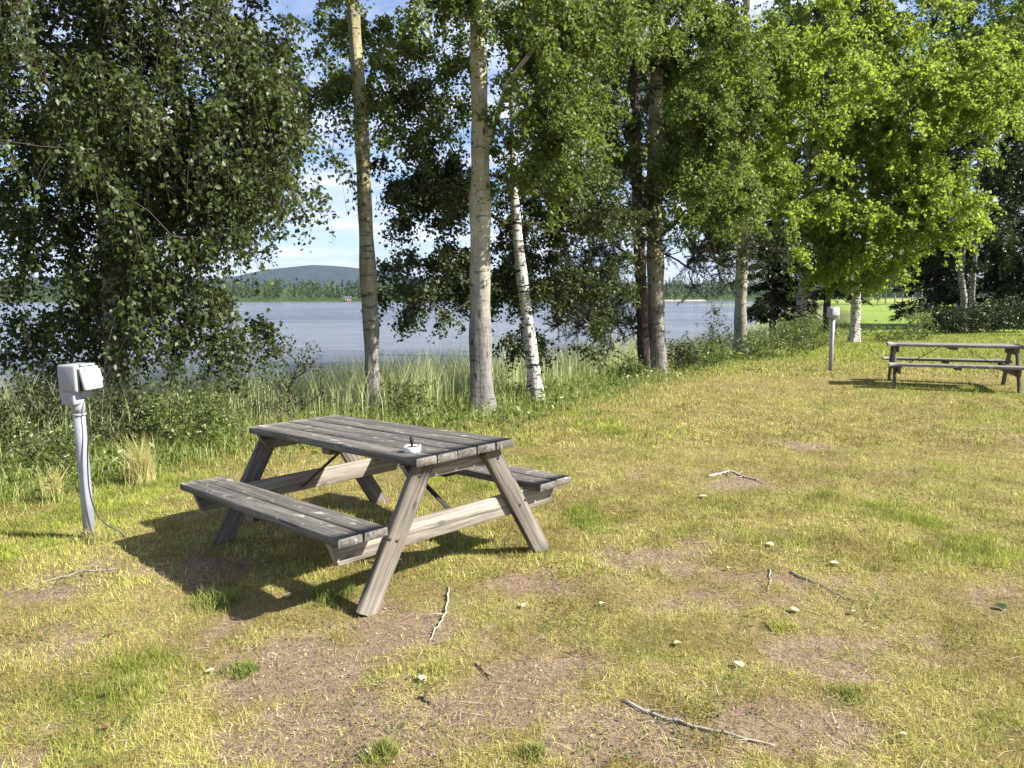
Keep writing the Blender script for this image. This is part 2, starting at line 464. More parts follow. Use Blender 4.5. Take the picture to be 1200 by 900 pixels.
def build_ground():
    xs = axis(-5.5, 5.5, .035, -14000, 14000, 1.045)
    ys = axis(1.8, 9.0, .035, -9000, 15000, 1.04)
    X, Y = np.meshgrid(xs, ys, indexing='ij')
    x = X.ravel(); y = Y.ravel()
    z = ground_z(x, y)
    dirt, green = cover(x, y)
    z = surf_z(x, y)
    nx, ny = len(xs), len(ys)
    idx = np.arange(nx*ny).reshape(nx, ny)
    q = np.stack([idx[:-1, :-1], idx[1:, :-1], idx[1:, 1:], idx[:-1, 1:]], -1).reshape(-1, 4)
    dl = sd_poly(x, y, LAWN); dk = sd_poly(x, y, LAKE)
    earth = np.array([.215, .16, .115]); straw = np.array([.21, .17, .075]); grn = np.array([.15, .185, .032]); bankc = np.array([.085, .10, .035]); sand = np.array([.50, .43, .34]); mud = np.array([.06, .06, .045])
    col = straw[None]*(1-green[:, None])+grn*green[:, None]
    col = col*(1-dirt[:, None])+earth*dirt[:, None]
    b = sstep(-.2, 1.0, -dl)[:, None]; col = col*(1-b)+bankc*b
    far = (y > 45) & (dl > -1)
    meadow = np.array([.17, .24, .045])*(.8+.4*fbm(x, y, 12, 4, 9))[:, None]
    col = np.where((y > 32)[:, None] & (dl > 0)[:, None], meadow, col)
    u = (dk > -.3)[:, None]; col = np.where(u, mud, col)
    fs = (y > 420) & (dk < 0)
    col = np.where((fs & (dk > -7))[:, None], sand, col)
    col = np.where((fs & (dk <= -7))[:, None], np.array([.05, .08, .025]), col)
    spit = (y > 280) & (y < 420) & (dk < 0)
    col = np.where(spit[:, None], np.array([.30, .32, .07])*(.85+.3*fbm(x, y, 20, 3, 4))[:, None], col)
    m, nt, ns, L = newmat('lawn_ground')
    a = attr(nt, 'col').outputs['Color']; dd = attr(nt, 'dirt').outputs['Fac']
    pos = ns.new('ShaderNodeNewGeometry').outputs['Position']
    f1 = noise(nt, pos, 90, 6, .7); f2 = noise(nt, pos, 22, 5, .65); f3 = noise(nt, pos, 7, 4, .6)
    col_ = mixc(nt, 1, a, ramp(nt, f1, [(.3, (.45, .43, .42)), (.5, (.95, .95, .95)), (.7, (1.5, 1.45, 1.35))]), 'MULTIPLY')
    col_ = mixc(nt, .9, col_, ramp(nt, f2, [(.3, (.65, .62, .6)), (.7, (1.3, 1.28, 1.25))]), 'MULTIPLY')
    # crumbs of pale dry matter and dark crumbs
    vo = ns.new('ShaderNodeTexVoronoi'); L.new(pos, vo.inputs['Vector']); vo.inputs['Scale'].default_value = 130
    cr = ramp(nt, vo.outputs['Distance'], [(.12, (1, 1, 1)), (.25, (0, 0, 0))])
    cm = math_(nt, 'MULTIPLY', cr, ramp(nt, f3, [(.45, (0, 0, 0)), (.6, (1, 1, 1))]))
    col_ = mixc(nt, math_(nt, 'MULTIPLY', cm, .45), col_, (.42, .34, .22))
    out(nt, principled(nt, col_, .95, .12, math_(nt, 'ADD', f1, f2), .9, .012))
    o = mk('ground', np.stack([x, y, z], 1), [q], m, None, {'col': col, 'dirt': dirt}, True)
    return tag(o, 'dry lawn with bare earth patches sloping to the lake shore', 'ground', kind='structure')

build_ground()

# ------------------------------------------------------------------ water
def build_water():
    m, nt, ns, L = newmat('lake_water')
    pos = ns.new('ShaderNodeNewGeometry').outputs['Position']
    n1 = noise(nt, mapping(nt, pos, (.9, 2.6, 1)), 1.0, 4, .6, .3)
    n2 = noise(nt, mapping(nt, pos, (.12, .45, 1)), 1.0, 5, .6, .4)
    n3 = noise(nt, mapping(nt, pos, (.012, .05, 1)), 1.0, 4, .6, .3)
    h = math_(nt, 'ADD', math_(nt, 'MULTIPLY', n1, .45), math_(nt, 'MULTIPLY', n2, 2.6))
    p = ns.new('ShaderNodeBsdfPrincipled')
    L.new(mixc(nt, ramp(nt, n3, [(.42, (0, 0, 0)), (.58, (1, 1, 1))]), (.065, .072, .095), (.15, .157, .185)), p.inputs['Base Color'])  # ripple bands painted into the colour, standing in for darker and paler sky reflection
    p.inputs['Roughness'].default_value = .12; p.inputs['IOR'].default_value = 1.33
    b = ns.new('ShaderNodeBump'); b.inputs['Strength'].default_value = .7; b.inputs['Distance'].default_value = .6
    L.new(h, b.inputs['Height']); L.new(b.outputs[0], p.inputs['Normal']); out(nt, p.outputs[0])
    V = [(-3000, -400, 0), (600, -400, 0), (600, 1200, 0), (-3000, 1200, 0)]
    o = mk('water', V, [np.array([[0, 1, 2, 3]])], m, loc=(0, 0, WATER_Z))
    tag(o, 'wide rippled blue grey lake behind the trees', 'lake', kind='structure')
build_water()

# ------------------------------------------------------------------ hills
def build_hill(name, xc, yc, length, depth, prof, seed, label):
    nx, ny = 220, 40
    xs = np.linspace(-length/2, length/2, nx); ys = np.linspace(-depth/2, depth/2, ny)
    X, Y = np.meshgrid(xs, ys, indexing='ij'); x = X.ravel(); y = Y.ravel()
    h = np.interp(x, [p[0] for p in prof], [p[1] for p in prof])
    env = np.cos(np.clip(y/(depth/2), -1, 1)*math.pi/2)**.8
    z = h*env*(.94+.12*fbm(x, y, 500, 4, seed)) + env*(fbm(x, y, 60, 3, seed+3)-.5)*10 - 6
    idx = np.arange(nx*ny).reshape(nx, ny)
    q = np.stack([idx[:-1, :-1], idx[1:, :-1], idx[1:, 1:], idx[:-1, 1:]], -1).reshape(-1, 4)
    m, nt, ns, L = newmat('hill_forest')
    pos = ns.new('ShaderNodeNewGeometry').outputs['Position']
    n = noise(nt, pos, .012, 6, .65)
    out(nt, principled(nt, ramp(nt, n, [(.35, (.018, .028, .026)), (.65, (.034, .046, .038))]), 1, .05, n, .6, 20))
    o = mk(name, np.stack([x, y, z], 1), [q], m, loc=(xc, yc, 0), smooth=True)
    tag(o, label, 'hill', kind='structure')
def sm(prof): 
    xs = np.linspace(prof[0][0], prof[-1][0], 200); ys = np.interp(xs, [p[0] for p in prof], [p[1] for p in prof])
    k = np.ones(9)/9; ys = np.convolve(np.pad(ys, 4, mode='edge'), k, 'valid'); return list(zip(xs, ys))
D = 7000.; K = D/F
def hp(px, py): return ((px-600)*K, (349.5-py)*K)
build_hill('hill', 0, D, 9200, 2200, sm([hp(-60, 330), hp(0, 328), hp(40, 323), hp(120, 322), hp(200, 326), hp(280, 325), hp(310, 317), hp(340, 311), hp(385, 309), hp(420, 313),
     hp(450, 319), hp(490, 324), hp(560, 330), hp(640, 333), hp(720, 331), hp(800, 334), hp(900, 331), hp(1000, 333), hp(1100, 330), hp(1190, 340)]), 5, 'long forested hill fading blue beyond the lake')

# ------------------------------------------------------------------ vegetation kit
def unit(v): return v/(np.linalg.norm(v, axis=-1, keepdims=True)+1e-9)

def leaves(P, size, upbias=.4, droop=.3, wid=.75, fold=.18, r=None):
    """P (n,3) leaf bases -> V, tris, rnd"""
    r = r or rng
    n = len(P)
    nrm = unit(r.normal(size=(n, 3))*.8+np.array([0, 0, upbias]))
    ax = r.normal(size=(n, 3))+np.array([0, 0, -droop*2]); ax = unit(ax-nrm*np.sum(ax*nrm, 1)[:, None])
    sd = np.cross(nrm, ax)
    s = (size*(.6+.7*r.random(n)))[:, None]
    b = P; t = P+ax*s; l = P+ax*s*.42+sd*s*wid*.5+nrm*s*fold; q = P+ax*s*.42-sd*s*wid*.5+nrm*s*fold
    V = np.stack([b, l, t, q], 1).reshape(-1, 3)
    i = (np.arange(n)*4)[:, None]
    T = np.concatenate([i+np.array([0, 2, 1]), i+np.array([0, 3, 2])], 1).reshape(-1, 3)
    return V, T, np.repeat(r.random(n), 4)

def prisms(A, B, ra, rb, k=4):
    """frusta from A to B"""
    n = len(A); d = unit(B-A)
    ref = np.where(np.abs(d[:, 2:3]) > .9, np.array([[1., 0, 0]]), np.array([[0, 0, 1.]]))
    u = unit(np.cross(d, ref)); v = np.cross(d, u)
    ang = np.arange(k)*2*math.pi/k
    ring = u[:, None]*np.cos(ang)[None, :, None]+v[:, None]*np.sin(ang)[None, :, None]
    V = np.concatenate([A[:, None]+ring*np.reshape(ra, (-1, 1, 1)), B[:, None]+ring*np.reshape(rb, (-1, 1, 1))], 1).reshape(-1, 3)
    i = (np.arange(n)*2*k)[:, None]
    Q = []
    for j in range(k):
        j2 = (j+1) % k
        Q.append(i+np.array([j, j2, k+j2, k+j]))
    return V, np.concatenate(Q, 0)

def sample_ell(c, rad, n, shell=.5):
    v = unit(rng.normal(size=(n, 3)))*(rng.random(n)**(1/(3+2*shell)))[:, None]
    return np.array(c)+v*np.array(rad)

def grow(trunk, tr, attr_pts, step=.3, rise=.5, twr=.0045, expo=.46, maxr=.5, jit=.05):
    """connect points to the trunk by nearest-node growth. returns segments"""
    trunk = np.array(trunk); nodes = [p for p in trunk]; par = [max(i-1, 0) for i in range(len(trunk))]
    nt_ = len(trunk)
    ax = attr_pts
    dtr = np.min(np.linalg.norm(ax[:, None]-trunk[None, :], axis=2), 1)
    order = np.argsort(dtr)
    arr = np.zeros((nt_+len(ax)*14+10, 3)); arr[:nt_] = trunk; cnt = nt_
    depthpen = np.zeros(len(arr))
    tips = []
    for k in order:
        p = ax[k]
        d = p-arr[:cnt]; L = np.linalg.norm(d, axis=1)
        cost = L*(1+rise*np.clip(-d[:, 2]/(L+1e-6), -.6, 1)) + depthpen[:cnt]
        # skip the lowest part of the trunk
        j = int(np.argmin(cost)); q = arr[j]
        dist = np.linalg.norm(p-q); m = max(1, min(13, int(dist/step)))
        mid = np.array([0, 0, rise*.12*dist])
        prev = j
        for i in range(1, m+1):
            t = i/m
            x = q+(p-q)*t+mid*4*t*(1-t)*.5+(rng.normal(size=3)*jit*min(dist, 1.)*(1 if i < m else 0))
            arr[cnt] = x; par.append(prev); depthpen[cnt] = depthpen[prev]*.9+.02; prev = cnt; cnt += 1
        tips.append(prev)
    w = np.zeros(cnt); 
    for t in tips: w[t] += 1
    for i in range(cnt-1, nt_-1, -1): w[par[i]] += w[i]
    idx = np.arange(nt_, cnt); pa = np.array(par)[idx]
    r = np.minimum(twr*np.maximum(w, 1)**expo, maxr)
    ra = np.where(pa < nt_, r[idx]*1.15, np.minimum(r[pa], r[idx]*1.35))
    return arr[pa], arr[idx], ra, r[idx], arr[tips]

def resample(pts, rad, step=.2):
    pts = np.array(pts, float); d = np.r_[0, np.cumsum(np.linalg.norm(np.diff(pts, axis=0), axis=1))]
    n = max(4, int(d[-1]/step)); t = np.linspace(0, d[-1], n)
    # smooth interpolation
    P = np.stack([np.interp(t, d, pts[:, i]) for i in range(3)], 1)
    for _ in range(2): P[1:-1] = (P[:-2]+2*P[1:-1]+P[2:])/4
    return P, np.interp(t, d, rad)

def trunk_mesh(name, pts, rad, mat, parent, base, seed=0, n=20, knots=3):
    P, R = resample(pts, rad, .12)
    R = R*(1+.05*np.sin(np.arange(len(P))*.9+seed)+.04*np.sin(np.arange(len(P))*.37+seed*2))
    hgt = P[:, 2]-P[0, 2]
    R = R*(1+.55*np.exp(-hgt/.16))
    T = unit(np.gradient(P, axis=0))
    u = unit(np.cross(T, np.array([0, 1., 0]))); v = np.cross(T, u)
    a = np.arange(n)*2*math.pi/n
    rr = np.ones((len(P), n))
    for k in range(3, 6): rr += .035*np.sin(k*a[None]+seed*k+hgt[:, None]*.7)*(1+2*np.exp(-hgt/.3))[:, None]
    for k in range(knots*3):
        hk = rng.random()*hgt[-1]; ak = rng.random()*2*math.pi
        rr += .16*np.exp(-((hgt[:, None]-hk)/.06)**2-((np.angle(np.exp(1j*(a[None]-ak))))/.4)**2)
    V = P[:, None]+(u[:, None]*np.cos(a)[None, :, None]+v[:, None]*np.sin(a)[None, :, None])*(R[:, None]*rr)[:, :, None]
    V = V.reshape(-1, 3)-base
    m = len(P); idx = np.arange(m*n).reshape(m, n)
    q = np.stack([idx[:-1], np.roll(idx[:-1], -1, 1), np.roll(idx[1:], -1, 1), idx[1:]], -1).reshape(-1, 4)
    return mk(name, V, [q], mat, parent, smooth=True)

def tree(name, label, cat, trunks, bark, crowns, leafm, lsize, ntw, nlf, twl, droop, twigm='twig', group=None, upbias=.35, ldroop=.3,
         tstart=0, rise=.5, needles=False, density=1, wid=.78, lspread=.04, clus=.62):
    """trunks: list of (pts, radii); crowns: list of (centre, radii, n)"""
    base = np.array(trunks[0][0][0], float); base = np.array([base[0], base[1], gz(base[0], base[1])-.03])
    root = empty(name, base); tag(root, label, cat, group)
    allp = []
    for i, (pts, rad) in enumerate(trunks):
        pts = [np.array(p, float) for p in pts]
        pts[0][2] = gz(pts[0][0], pts[0][1])-.05 if i == 0 else pts[0][2]
        trunk_mesh('trunk', pts, rad, M[bark], root, base, i*2.3+base[0])
        P, R = resample(pts, rad, .3); allp.append(P[P[:, 2] > base[2]+tstart])
    AA = []
    for (c, r, n) in crowns:
        k = max(2, int(n/5.5)); cen = sample_ell(c, np.array(r)*.92, k, .8)
        a_ = cen[rng.integers(0, k, n)]+rng.normal(size=(n, 3))*np.array([1, 1, .62])*clus*(twl+.15)
        AA.append(a_)
    A = np.vstack(AA)
    zb = ground_z(A[:, 0], A[:, 1]); A = A[A[:, 2] > zb+.25]
    a, b, ra, rb, tips = grow(np.vstack(allp), None, A, rise=rise)
    V, Q = prisms(a, b, ra, rb, 5)
    mbV = [V]; mbQ = [Q]; off = len(V)
    # twigs
    nt_ = len(tips)
    T0 = np.repeat(tips, ntw, 0)
    out_ = unit(T0-np.repeat([np.mean(allp[0], 0)*[1, 1, 0]], len(T0), 0)*[1, 1, 0]-T0*[0, 0, 1])
    dr = unit(rng.normal(size=T0.shape)+out_*.5+np.array([0, 0, .15 if droop < .5 else -.2]))
    ln = twl*(.5+rng.random(len(T0)))
    def tp(t): return T0+dr*(ln*t)[:, None]*(1-.35*min(droop, 1)*t)+np.array([0, 0, -1.])*(ln*droop*t*t)[:, None]
    segs = [0, .4, .75, 1.0]
    for s0, s1 in zip(segs[:-1], segs[1:]):
        V, Q = prisms(tp(s0), tp(s1), np.full(len(T0), .0032*(1-.6*s0)), np.full(len(T0), .0032*(1-.6*s1)), 3)
        mbV.append(V); mbQ.append(Q+off); off += len(V)
    mk('branches', np.vstack(mbV)-base, [np.vstack(mbQ)], M[twigm], root, smooth=True)
    if needles:
        n = len(T0)*nlf
        t = rng.random(n)*.95+.05; k = np.repeat(np.arange(len(T0)), nlf)
        P = T0[k]+dr[k]*(ln[k]*t)[:, None]+np.array([0, 0, -1.])*(ln[k]*droop*t*t)[:, None]
        d = unit(dr[k]*.8+rng.normal(size=(n, 3))*.75+np.array([0, 0, .25]))
        s = unit(np.cross(d, rng.normal(size=(n, 3))))*lsize*.075
        L_ = (lsize*(.6+.6*rng.random(n)))[:, None]
        V = np.stack([P-s, P+s, P+d*L_], 1).reshape(-1, 3)
        Tt = np.arange(n*3).reshape(-1, 3)
        mk('crown', V-base, [Tt], M[leafm], root, {'rnd': np.repeat(rng.random(n), 3)})
    else:
        n = len(T0)*nlf
        t = rng.random(n)**.8; k = np.repeat(np.arange(len(T0)), nlf)
        P = T0[k]+dr[k]*(ln[k]*t*(1-.35*min(droop, 1)*t))[:, None]+np.array([0, 0, -1.])*(ln[k]*droop*t*t)[:, None]+rng.normal(size=(n, 3))*lspread
        V, Tt, rn = leaves(P, lsize, upbias, ldroop, wid)
        # clumps share a tone
        cl = np.repeat(np.repeat(rng.random(nt_), ntw*nlf), 4)
        rn = np.clip(rn*.6+cl*.4, 0, 1)
        mk('crown', V-base, [Tt], M[leafm], root, {'rnd': rn})
    return root

def E(px, py, rx, ry, Y, dep, n):
    return (W(px, py, Y), (rx*Y/F, dep, ry*Y/F), n)
def TP(lst, Y):
    """trunk path from photo sightings at distance Y; each (px,py,dy)"""
    r = []
    for t in lst:
        dy = t[2] if len(t) > 2 else 0
        r.append(W(t[0], t[1], Y+dy))
    return r

# ---- the trees
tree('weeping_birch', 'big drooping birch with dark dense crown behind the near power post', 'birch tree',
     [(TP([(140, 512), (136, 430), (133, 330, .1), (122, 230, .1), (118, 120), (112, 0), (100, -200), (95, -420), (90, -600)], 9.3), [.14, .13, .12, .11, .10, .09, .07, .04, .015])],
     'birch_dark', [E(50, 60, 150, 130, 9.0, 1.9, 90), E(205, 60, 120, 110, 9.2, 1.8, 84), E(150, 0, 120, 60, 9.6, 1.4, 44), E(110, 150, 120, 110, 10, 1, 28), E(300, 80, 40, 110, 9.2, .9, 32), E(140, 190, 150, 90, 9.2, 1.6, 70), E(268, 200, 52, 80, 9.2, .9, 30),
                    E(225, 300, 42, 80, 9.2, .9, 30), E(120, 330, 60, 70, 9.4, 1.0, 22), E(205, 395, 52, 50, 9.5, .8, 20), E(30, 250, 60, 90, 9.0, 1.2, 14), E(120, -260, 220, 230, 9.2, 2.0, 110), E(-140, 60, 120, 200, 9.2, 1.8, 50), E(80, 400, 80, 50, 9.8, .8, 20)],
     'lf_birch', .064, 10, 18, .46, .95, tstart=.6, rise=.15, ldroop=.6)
tree('aspen', 'slender yellowish aspen trunk behind the picnic table, left of the palest trunk', 'aspen tree',
     [(TP([(435, 487), (436, 400), (432, 330), (428, 240), (424, 140), (414, 0), (405, -200), (400, -500), (400, -700)], 10.5), [.105, .102, .108, .094, .088, .082, .065, .035, .015])],
     'aspen', [E(385, 40, 20, 70, 10.9, .8, 14), E(384, 140, 16, 50, 10.9, .6, 8), E(452, 30, 26, 50, 11, .7, 12), E(410, -150, 90, 130, 10.5, 1.3, 50), E(405, -400, 100, 180, 10.5, 1.4, 60), E(462, 120, 20, 40, 10.7, .6, 6)],
     'lf_aspen', .058, 9, 26, .34, .45, tstart=2.6, group='aspens along the lawn edge')
tree('aspen', 'aspen with the palest straight trunk, forking high, beside the far bench of the picnic table', 'aspen tree',
     [(TP([(565, 489), (563, 420), (563, 340), (564, 250), (564, 170), (562, 60), (560, -100), (556, -350), (552, -600)], 10.3), [.150, .145, .140, .128, .115, .10, .08, .045, .015]),
      (TP([(566, 178), (582, 140, -.1), (596, 95, -.2), (625, 60, -.3), (660, 10, -.4), (690, -60, -.5)], 10.3), [.045, .038, .032, .026, .02, .01])],
     'aspen2', [E(625, 30, 70, 60, 10.2, 1.2, 46), E(690, 40, 35, 60, 10.2, .9, 22), E(655, 140, 45, 50, 10.0, .8, 34), E(630, 210, 35, 22, 10.0, .6, 10), E(510, 20, 50, 40, 10.4, 1.0, 22), E(560, -130, 150, 120, 10.3, 1.5, 70), E(555, -380, 130, 160, 10.3, 1.4, 60)],
     'lf_mid', .058, 9, 28, .32, .4, tstart=2.2, group='aspens along the lawn edge', twigm='twig_light')
tree('birch', 'small leaning birch with dark leafy crown, white lower trunk in the reeds between two aspens', 'birch tree',
     [(TP([(630, 476), (624, 420), (614, 340), (606, 270), (602, 200), (600, 130), (596, 40)], 11.4), [.105, .098, .085, .07, .05, .03, .012])],
     'birch', [E(510, 140, 50, 40, 11.8, .9, 26), E(490, 210, 36, 50, 11.8, .8, 26), E(540, 235, 50, 45, 11.6, .9, 30), E(505, 310, 40, 30, 11.6, .7, 20), E(550, 330, 42, 35, 12, .8, 26), E(655, 270, 46, 50, 12.1, .7, 32),
               E(665, 330, 40, 34, 12.1, .6, 20), E(650, 385, 34, 14, 12.0, .5, 8), E(690, 200, 36, 60, 12, .8, 24), E(600, 290, 30, 50, 12.3, .6, 16), E(480, 370, 22, 18, 11.4, .5, 6), E(610, 160, 60, 60, 12.4, .7, 26)],
     'lf_birch_s', .058, 9, 24, .32, .5, tstart=1.0, rise=.25, ldroop=.5)
tree('pine', 'dark reddish pine trunk with bare lower branches touching the grey aspen beside it', 'pine tree',
     [(TP([(756, 440), (752, 340), (747, 240), (745, 120), (745, -20), (742, -200), (740, -420)], 15.8), [.125, .118, .11, .10, .09, .07, .03])],
     'pine', [E(690, 310, 55, 55, 15.8, 1.6, 60), E(690, 375, 55, 24, 15.5, 1.2, 34), E(812, 312, 40, 30, 15.9, 1.4, 26), E(720, 270, 50, 40, 16, 1.4, 26), E(700, 240, 50, 40, 15.8, 1.5, 14), E(780, 260, 40, 50, 16.2, 1.2, 12), E(745, -200, 90, 180, 15.8, 2, 50), E(745, 80, 80, 80, 15.8, 1.6, 24), E(840, 300, 30, 14, 16.2, 1, 8)],
     'needle', .075, 8, 70, .42, .15, tstart=1.4, rise=.0, needles=True, group='pines and spruces')
tree('aspen', 'aspen with rough grey trunk standing close behind the dark pine', 'aspen tree',
     [(TP([(771, 440), (769, 380), (768, 310), (766, 240), (768, 160), (771, 60), (772, -100), (772, -350)], 16.1), [.19, .175, .165, .15, .14, .12, .09, .02])],
     'aspen', [E(740, 30, 80, 60, 15.8, 2.0, 70), E(715, 120, 45, 60, 15.6, 1.5, 34), E(820, 100, 70, 80, 15.8, 1.8, 66), E(815, 210, 55, 50, 15.8, 1.6, 44), E(850, 250, 40, 26, 15.8, 1.2, 20), E(770, -150, 130, 120, 16, 2.2, 70), E(700, 190, 36, 36, 16, 1.2, 18), E(700, 20, 60, 50, 16.3, 1.6, 30)],
     'lf_mid', .074, 9, 27, .42, .4, tstart=2.4, group='aspens along the lawn edge')
tree('aspen', 'smooth grey aspen trunk rising from bushes between the dark pine and small power post', 'aspen tree',
     [(TP([(868, 416), (868, 360), (871, 290), (872, 220), (874, 120), (876, 0), (880, -200)], 21.4), [.175, .16, .147, .135, .11, .08, .03])],
     'aspen', [E(870, 60, 100, 80, 21, 2.6, 90), E(850, 170, 80, 60, 20.6, 2.2, 66), E(940, 150, 70, 70, 20.8, 2.2, 60), E(860, 235, 60, 28, 20.6, 1.8, 32), E(880, -120, 150, 110, 21.5, 2.8, 70)],
     'lf_bright', .098, 9, 28, .55, .35, clus=.85, density=1.25, tstart=3.0, group='aspens along the lawn edge')
tree('birch', 'birch with knobbly light trunk half hidden by bushes just left of the small power post', 'birch tree',
     [(TP([(940, 402), (938, 370), (943, 320), (946, 280), (948, 200), (950, 80), (950, -100)], 26.5), [.185, .17, .155, .135, .11, .07, .03])],
     'birch_dark', [E(960, 60, 90, 80, 26.5, 3, 80), E(990, 190, 80, 60, 26, 2.6, 70), E(960, 265, 70, 30, 25.5, 2.4, 40), E(1000, 110, 80, 60, 26, 2.6, 60), E(960, -120, 130, 90, 26.5, 3, 50)],
     'lf_bright', .118, 9, 30, .65, .35, clus=.85, density=1.25, tstart=2.5, group='birches on the right')
tree('birch', 'short white-trunked birch with mossy crown just right of the small power post', 'birch tree',
     [(TP([(1001, 404), (1003, 370), (1004, 340), (1010, 300), (1020, 240), (1030, 120), (1035, -40)], 26.8), [.165, .155, .145, .12, .10, .07, .02])],
     'birch', [E(1070, 60, 90, 90, 26, 3, 86), E(1080, 170, 90, 70, 25.5, 2.6, 80), E(1050, 265, 60, 50, 25, 2.4, 60), E(1010, 310, 55, 16, 26, 1.6, 18), E(1140, 110, 50, 80, 26, 2.4, 40), E(1050, -120, 130, 90, 26.5, 3, 50)],
     'lf_bright', .118, 9, 30, .65, .35, clus=.85, density=1.25, tstart=2.2, group='birches on the right')
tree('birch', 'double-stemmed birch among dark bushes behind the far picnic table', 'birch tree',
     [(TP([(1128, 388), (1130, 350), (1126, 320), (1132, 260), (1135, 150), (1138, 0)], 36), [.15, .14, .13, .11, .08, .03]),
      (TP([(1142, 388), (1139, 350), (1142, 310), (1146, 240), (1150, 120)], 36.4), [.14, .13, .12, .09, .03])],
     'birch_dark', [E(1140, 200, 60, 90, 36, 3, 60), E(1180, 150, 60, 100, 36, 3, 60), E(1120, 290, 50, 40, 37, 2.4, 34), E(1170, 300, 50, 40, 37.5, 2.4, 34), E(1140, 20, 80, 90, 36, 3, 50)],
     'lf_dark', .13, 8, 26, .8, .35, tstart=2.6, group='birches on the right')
def conifer(label, px, pyb, Y, wpx, toppx, r0, low=.1, dens=1.0, name='spruce', leafm='needle'):
    """spruce: whorled drooping boughs"""
    b = W(px, pyb, Y); b[2] = gz(b[0], b[1]); top = W(px, toppx, Y)[2]
    H = top-b[2]; root = empty(name, (b[0], b[1], b[2]-.03)); tag(root, label, 'spruce tree', 'pines and spruces')
    base = np.array(root.location)
    trunk_mesh('trunk', [b, b+np.array([0, 0, H*.5]), b+np.array([0, 0, H])], [r0, r0*.6, .02], M['pine'], root, base, px)
    Rm = wpx*Y/F
    zs = []; z = H*low
    while z < H*.98: zs.append(z); z += H*.024+.1
    A = []; B = []; Wd = []
    for z in zs:
        rr = Rm*(1-(z/H))**.8*(.8+.4*rng.random())
        k = int(8*dens)+1
        for j in range(k):
            a = rng.random()*2*math.pi; l = rr*(.7+.5*rng.random())
            A.append((0, 0, z)); B.append((math.cos(a)*l, math.sin(a)*l, z-l*.28+rng.normal()*.1)); Wd.append(l)
    A = np.array(A, float)+b; B = np.array(B)+b; Wd = np.array(Wd)
    A = np.vstack([A, b+np.array([[0, 0, H*low*.8]])]); B = np.vstack([B, b+np.array([[0, 0, H*.99]])]); Wd = np.append(Wd, .3)
    V, Q = prisms(A, B, .015+.006*Wd, np.full(len(A), .006), 4)
    A = A[:-1]; B = B[:-1]; Wd = Wd[:-1]
    mk('branches', V-base, [Q], M['twig'], root)
    nl = 110; k = np.repeat(np.arange(len(A)), nl); t = rng.random(len(k))**.6
    d = unit(B-A)[k]; side = unit(np.cross(d, np.array([0, 0, 1.])))
    off = rng.normal(size=len(k))*.16*Wd[k]*(1.15-t)
    P = A[k]+(B-A)[k]*t[:, None]+side*off[:, None]+np.array([0, 0, -1.])*(np.abs(off)*.4+rng.random(len(k))*.16*np.sqrt(Wd[k]))[:, None]
    sz = .14+.0035*Y; 
    dd = unit(d*.7+side*np.sign(off)[:, None]*.8+rng.normal(size=(len(k), 3))*.35+np.array([0, 0, -.35]))
    s = unit(np.cross(dd, rng.normal(size=(len(k), 3))))*sz*.16
    L_ = (sz*(.7+.6*rng.random(len(k))))[:, None]
    V = np.stack([P-s, P+s, P+dd*L_], 1).reshape(-1, 3)
    mk('crown', V-base, [np.arange(len(k)*3).reshape(-1, 3)], M[leafm], root, {'rnd': np.repeat(rng.random(len(k)), 3)})
conifer('dark spruce behind the two birches on either side of the small power post', 968, 395, 34, 50, -60, .16, .13)
conifer('dark spruce with low boughs behind the smooth grey aspen', 905, 398, 30, 46, 40, .14, .13)
conifer('dark spruce just left of the double-stemmed birch', 1096, 385, 43, 46, 60, .2, .09)
conifer('dark spruce behind the right end of the far picnic table', 1178, 386, 41, 62, -40, .2, .05)
conifer('dark spruce at the right border of the photo beyond the far picnic table', 1235, 386, 38, 66, -80, .2, .05)
tree('birch', 'tall light green birch whose crown fills the upper right corner', 'birch tree',
     [(TP([(1215, 392), (1212, 300), (1208, 200), (1204, 60), (1200, -100)], 31), [.25, .2, .17, .12, .03])],
     'birch', [E(1160, 60, 70, 80, 30, 3, 60), E(1215, 110, 40, 50, 30, 3, 24), E(1200, -50, 90, 80, 31, 3, 50)],
     'lf_mid', .11, 9, 26, .75, .35, tstart=3.0, group='birches on the right')
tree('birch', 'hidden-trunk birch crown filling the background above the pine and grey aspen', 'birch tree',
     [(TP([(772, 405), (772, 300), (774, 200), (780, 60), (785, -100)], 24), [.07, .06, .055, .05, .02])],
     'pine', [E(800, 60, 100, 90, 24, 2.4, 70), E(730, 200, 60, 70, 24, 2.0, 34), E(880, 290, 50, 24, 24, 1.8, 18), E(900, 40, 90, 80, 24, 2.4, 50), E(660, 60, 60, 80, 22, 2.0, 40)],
     'lf_dark', .095, 8, 22, .6, .4, tstart=2.4, group='birches on the right')

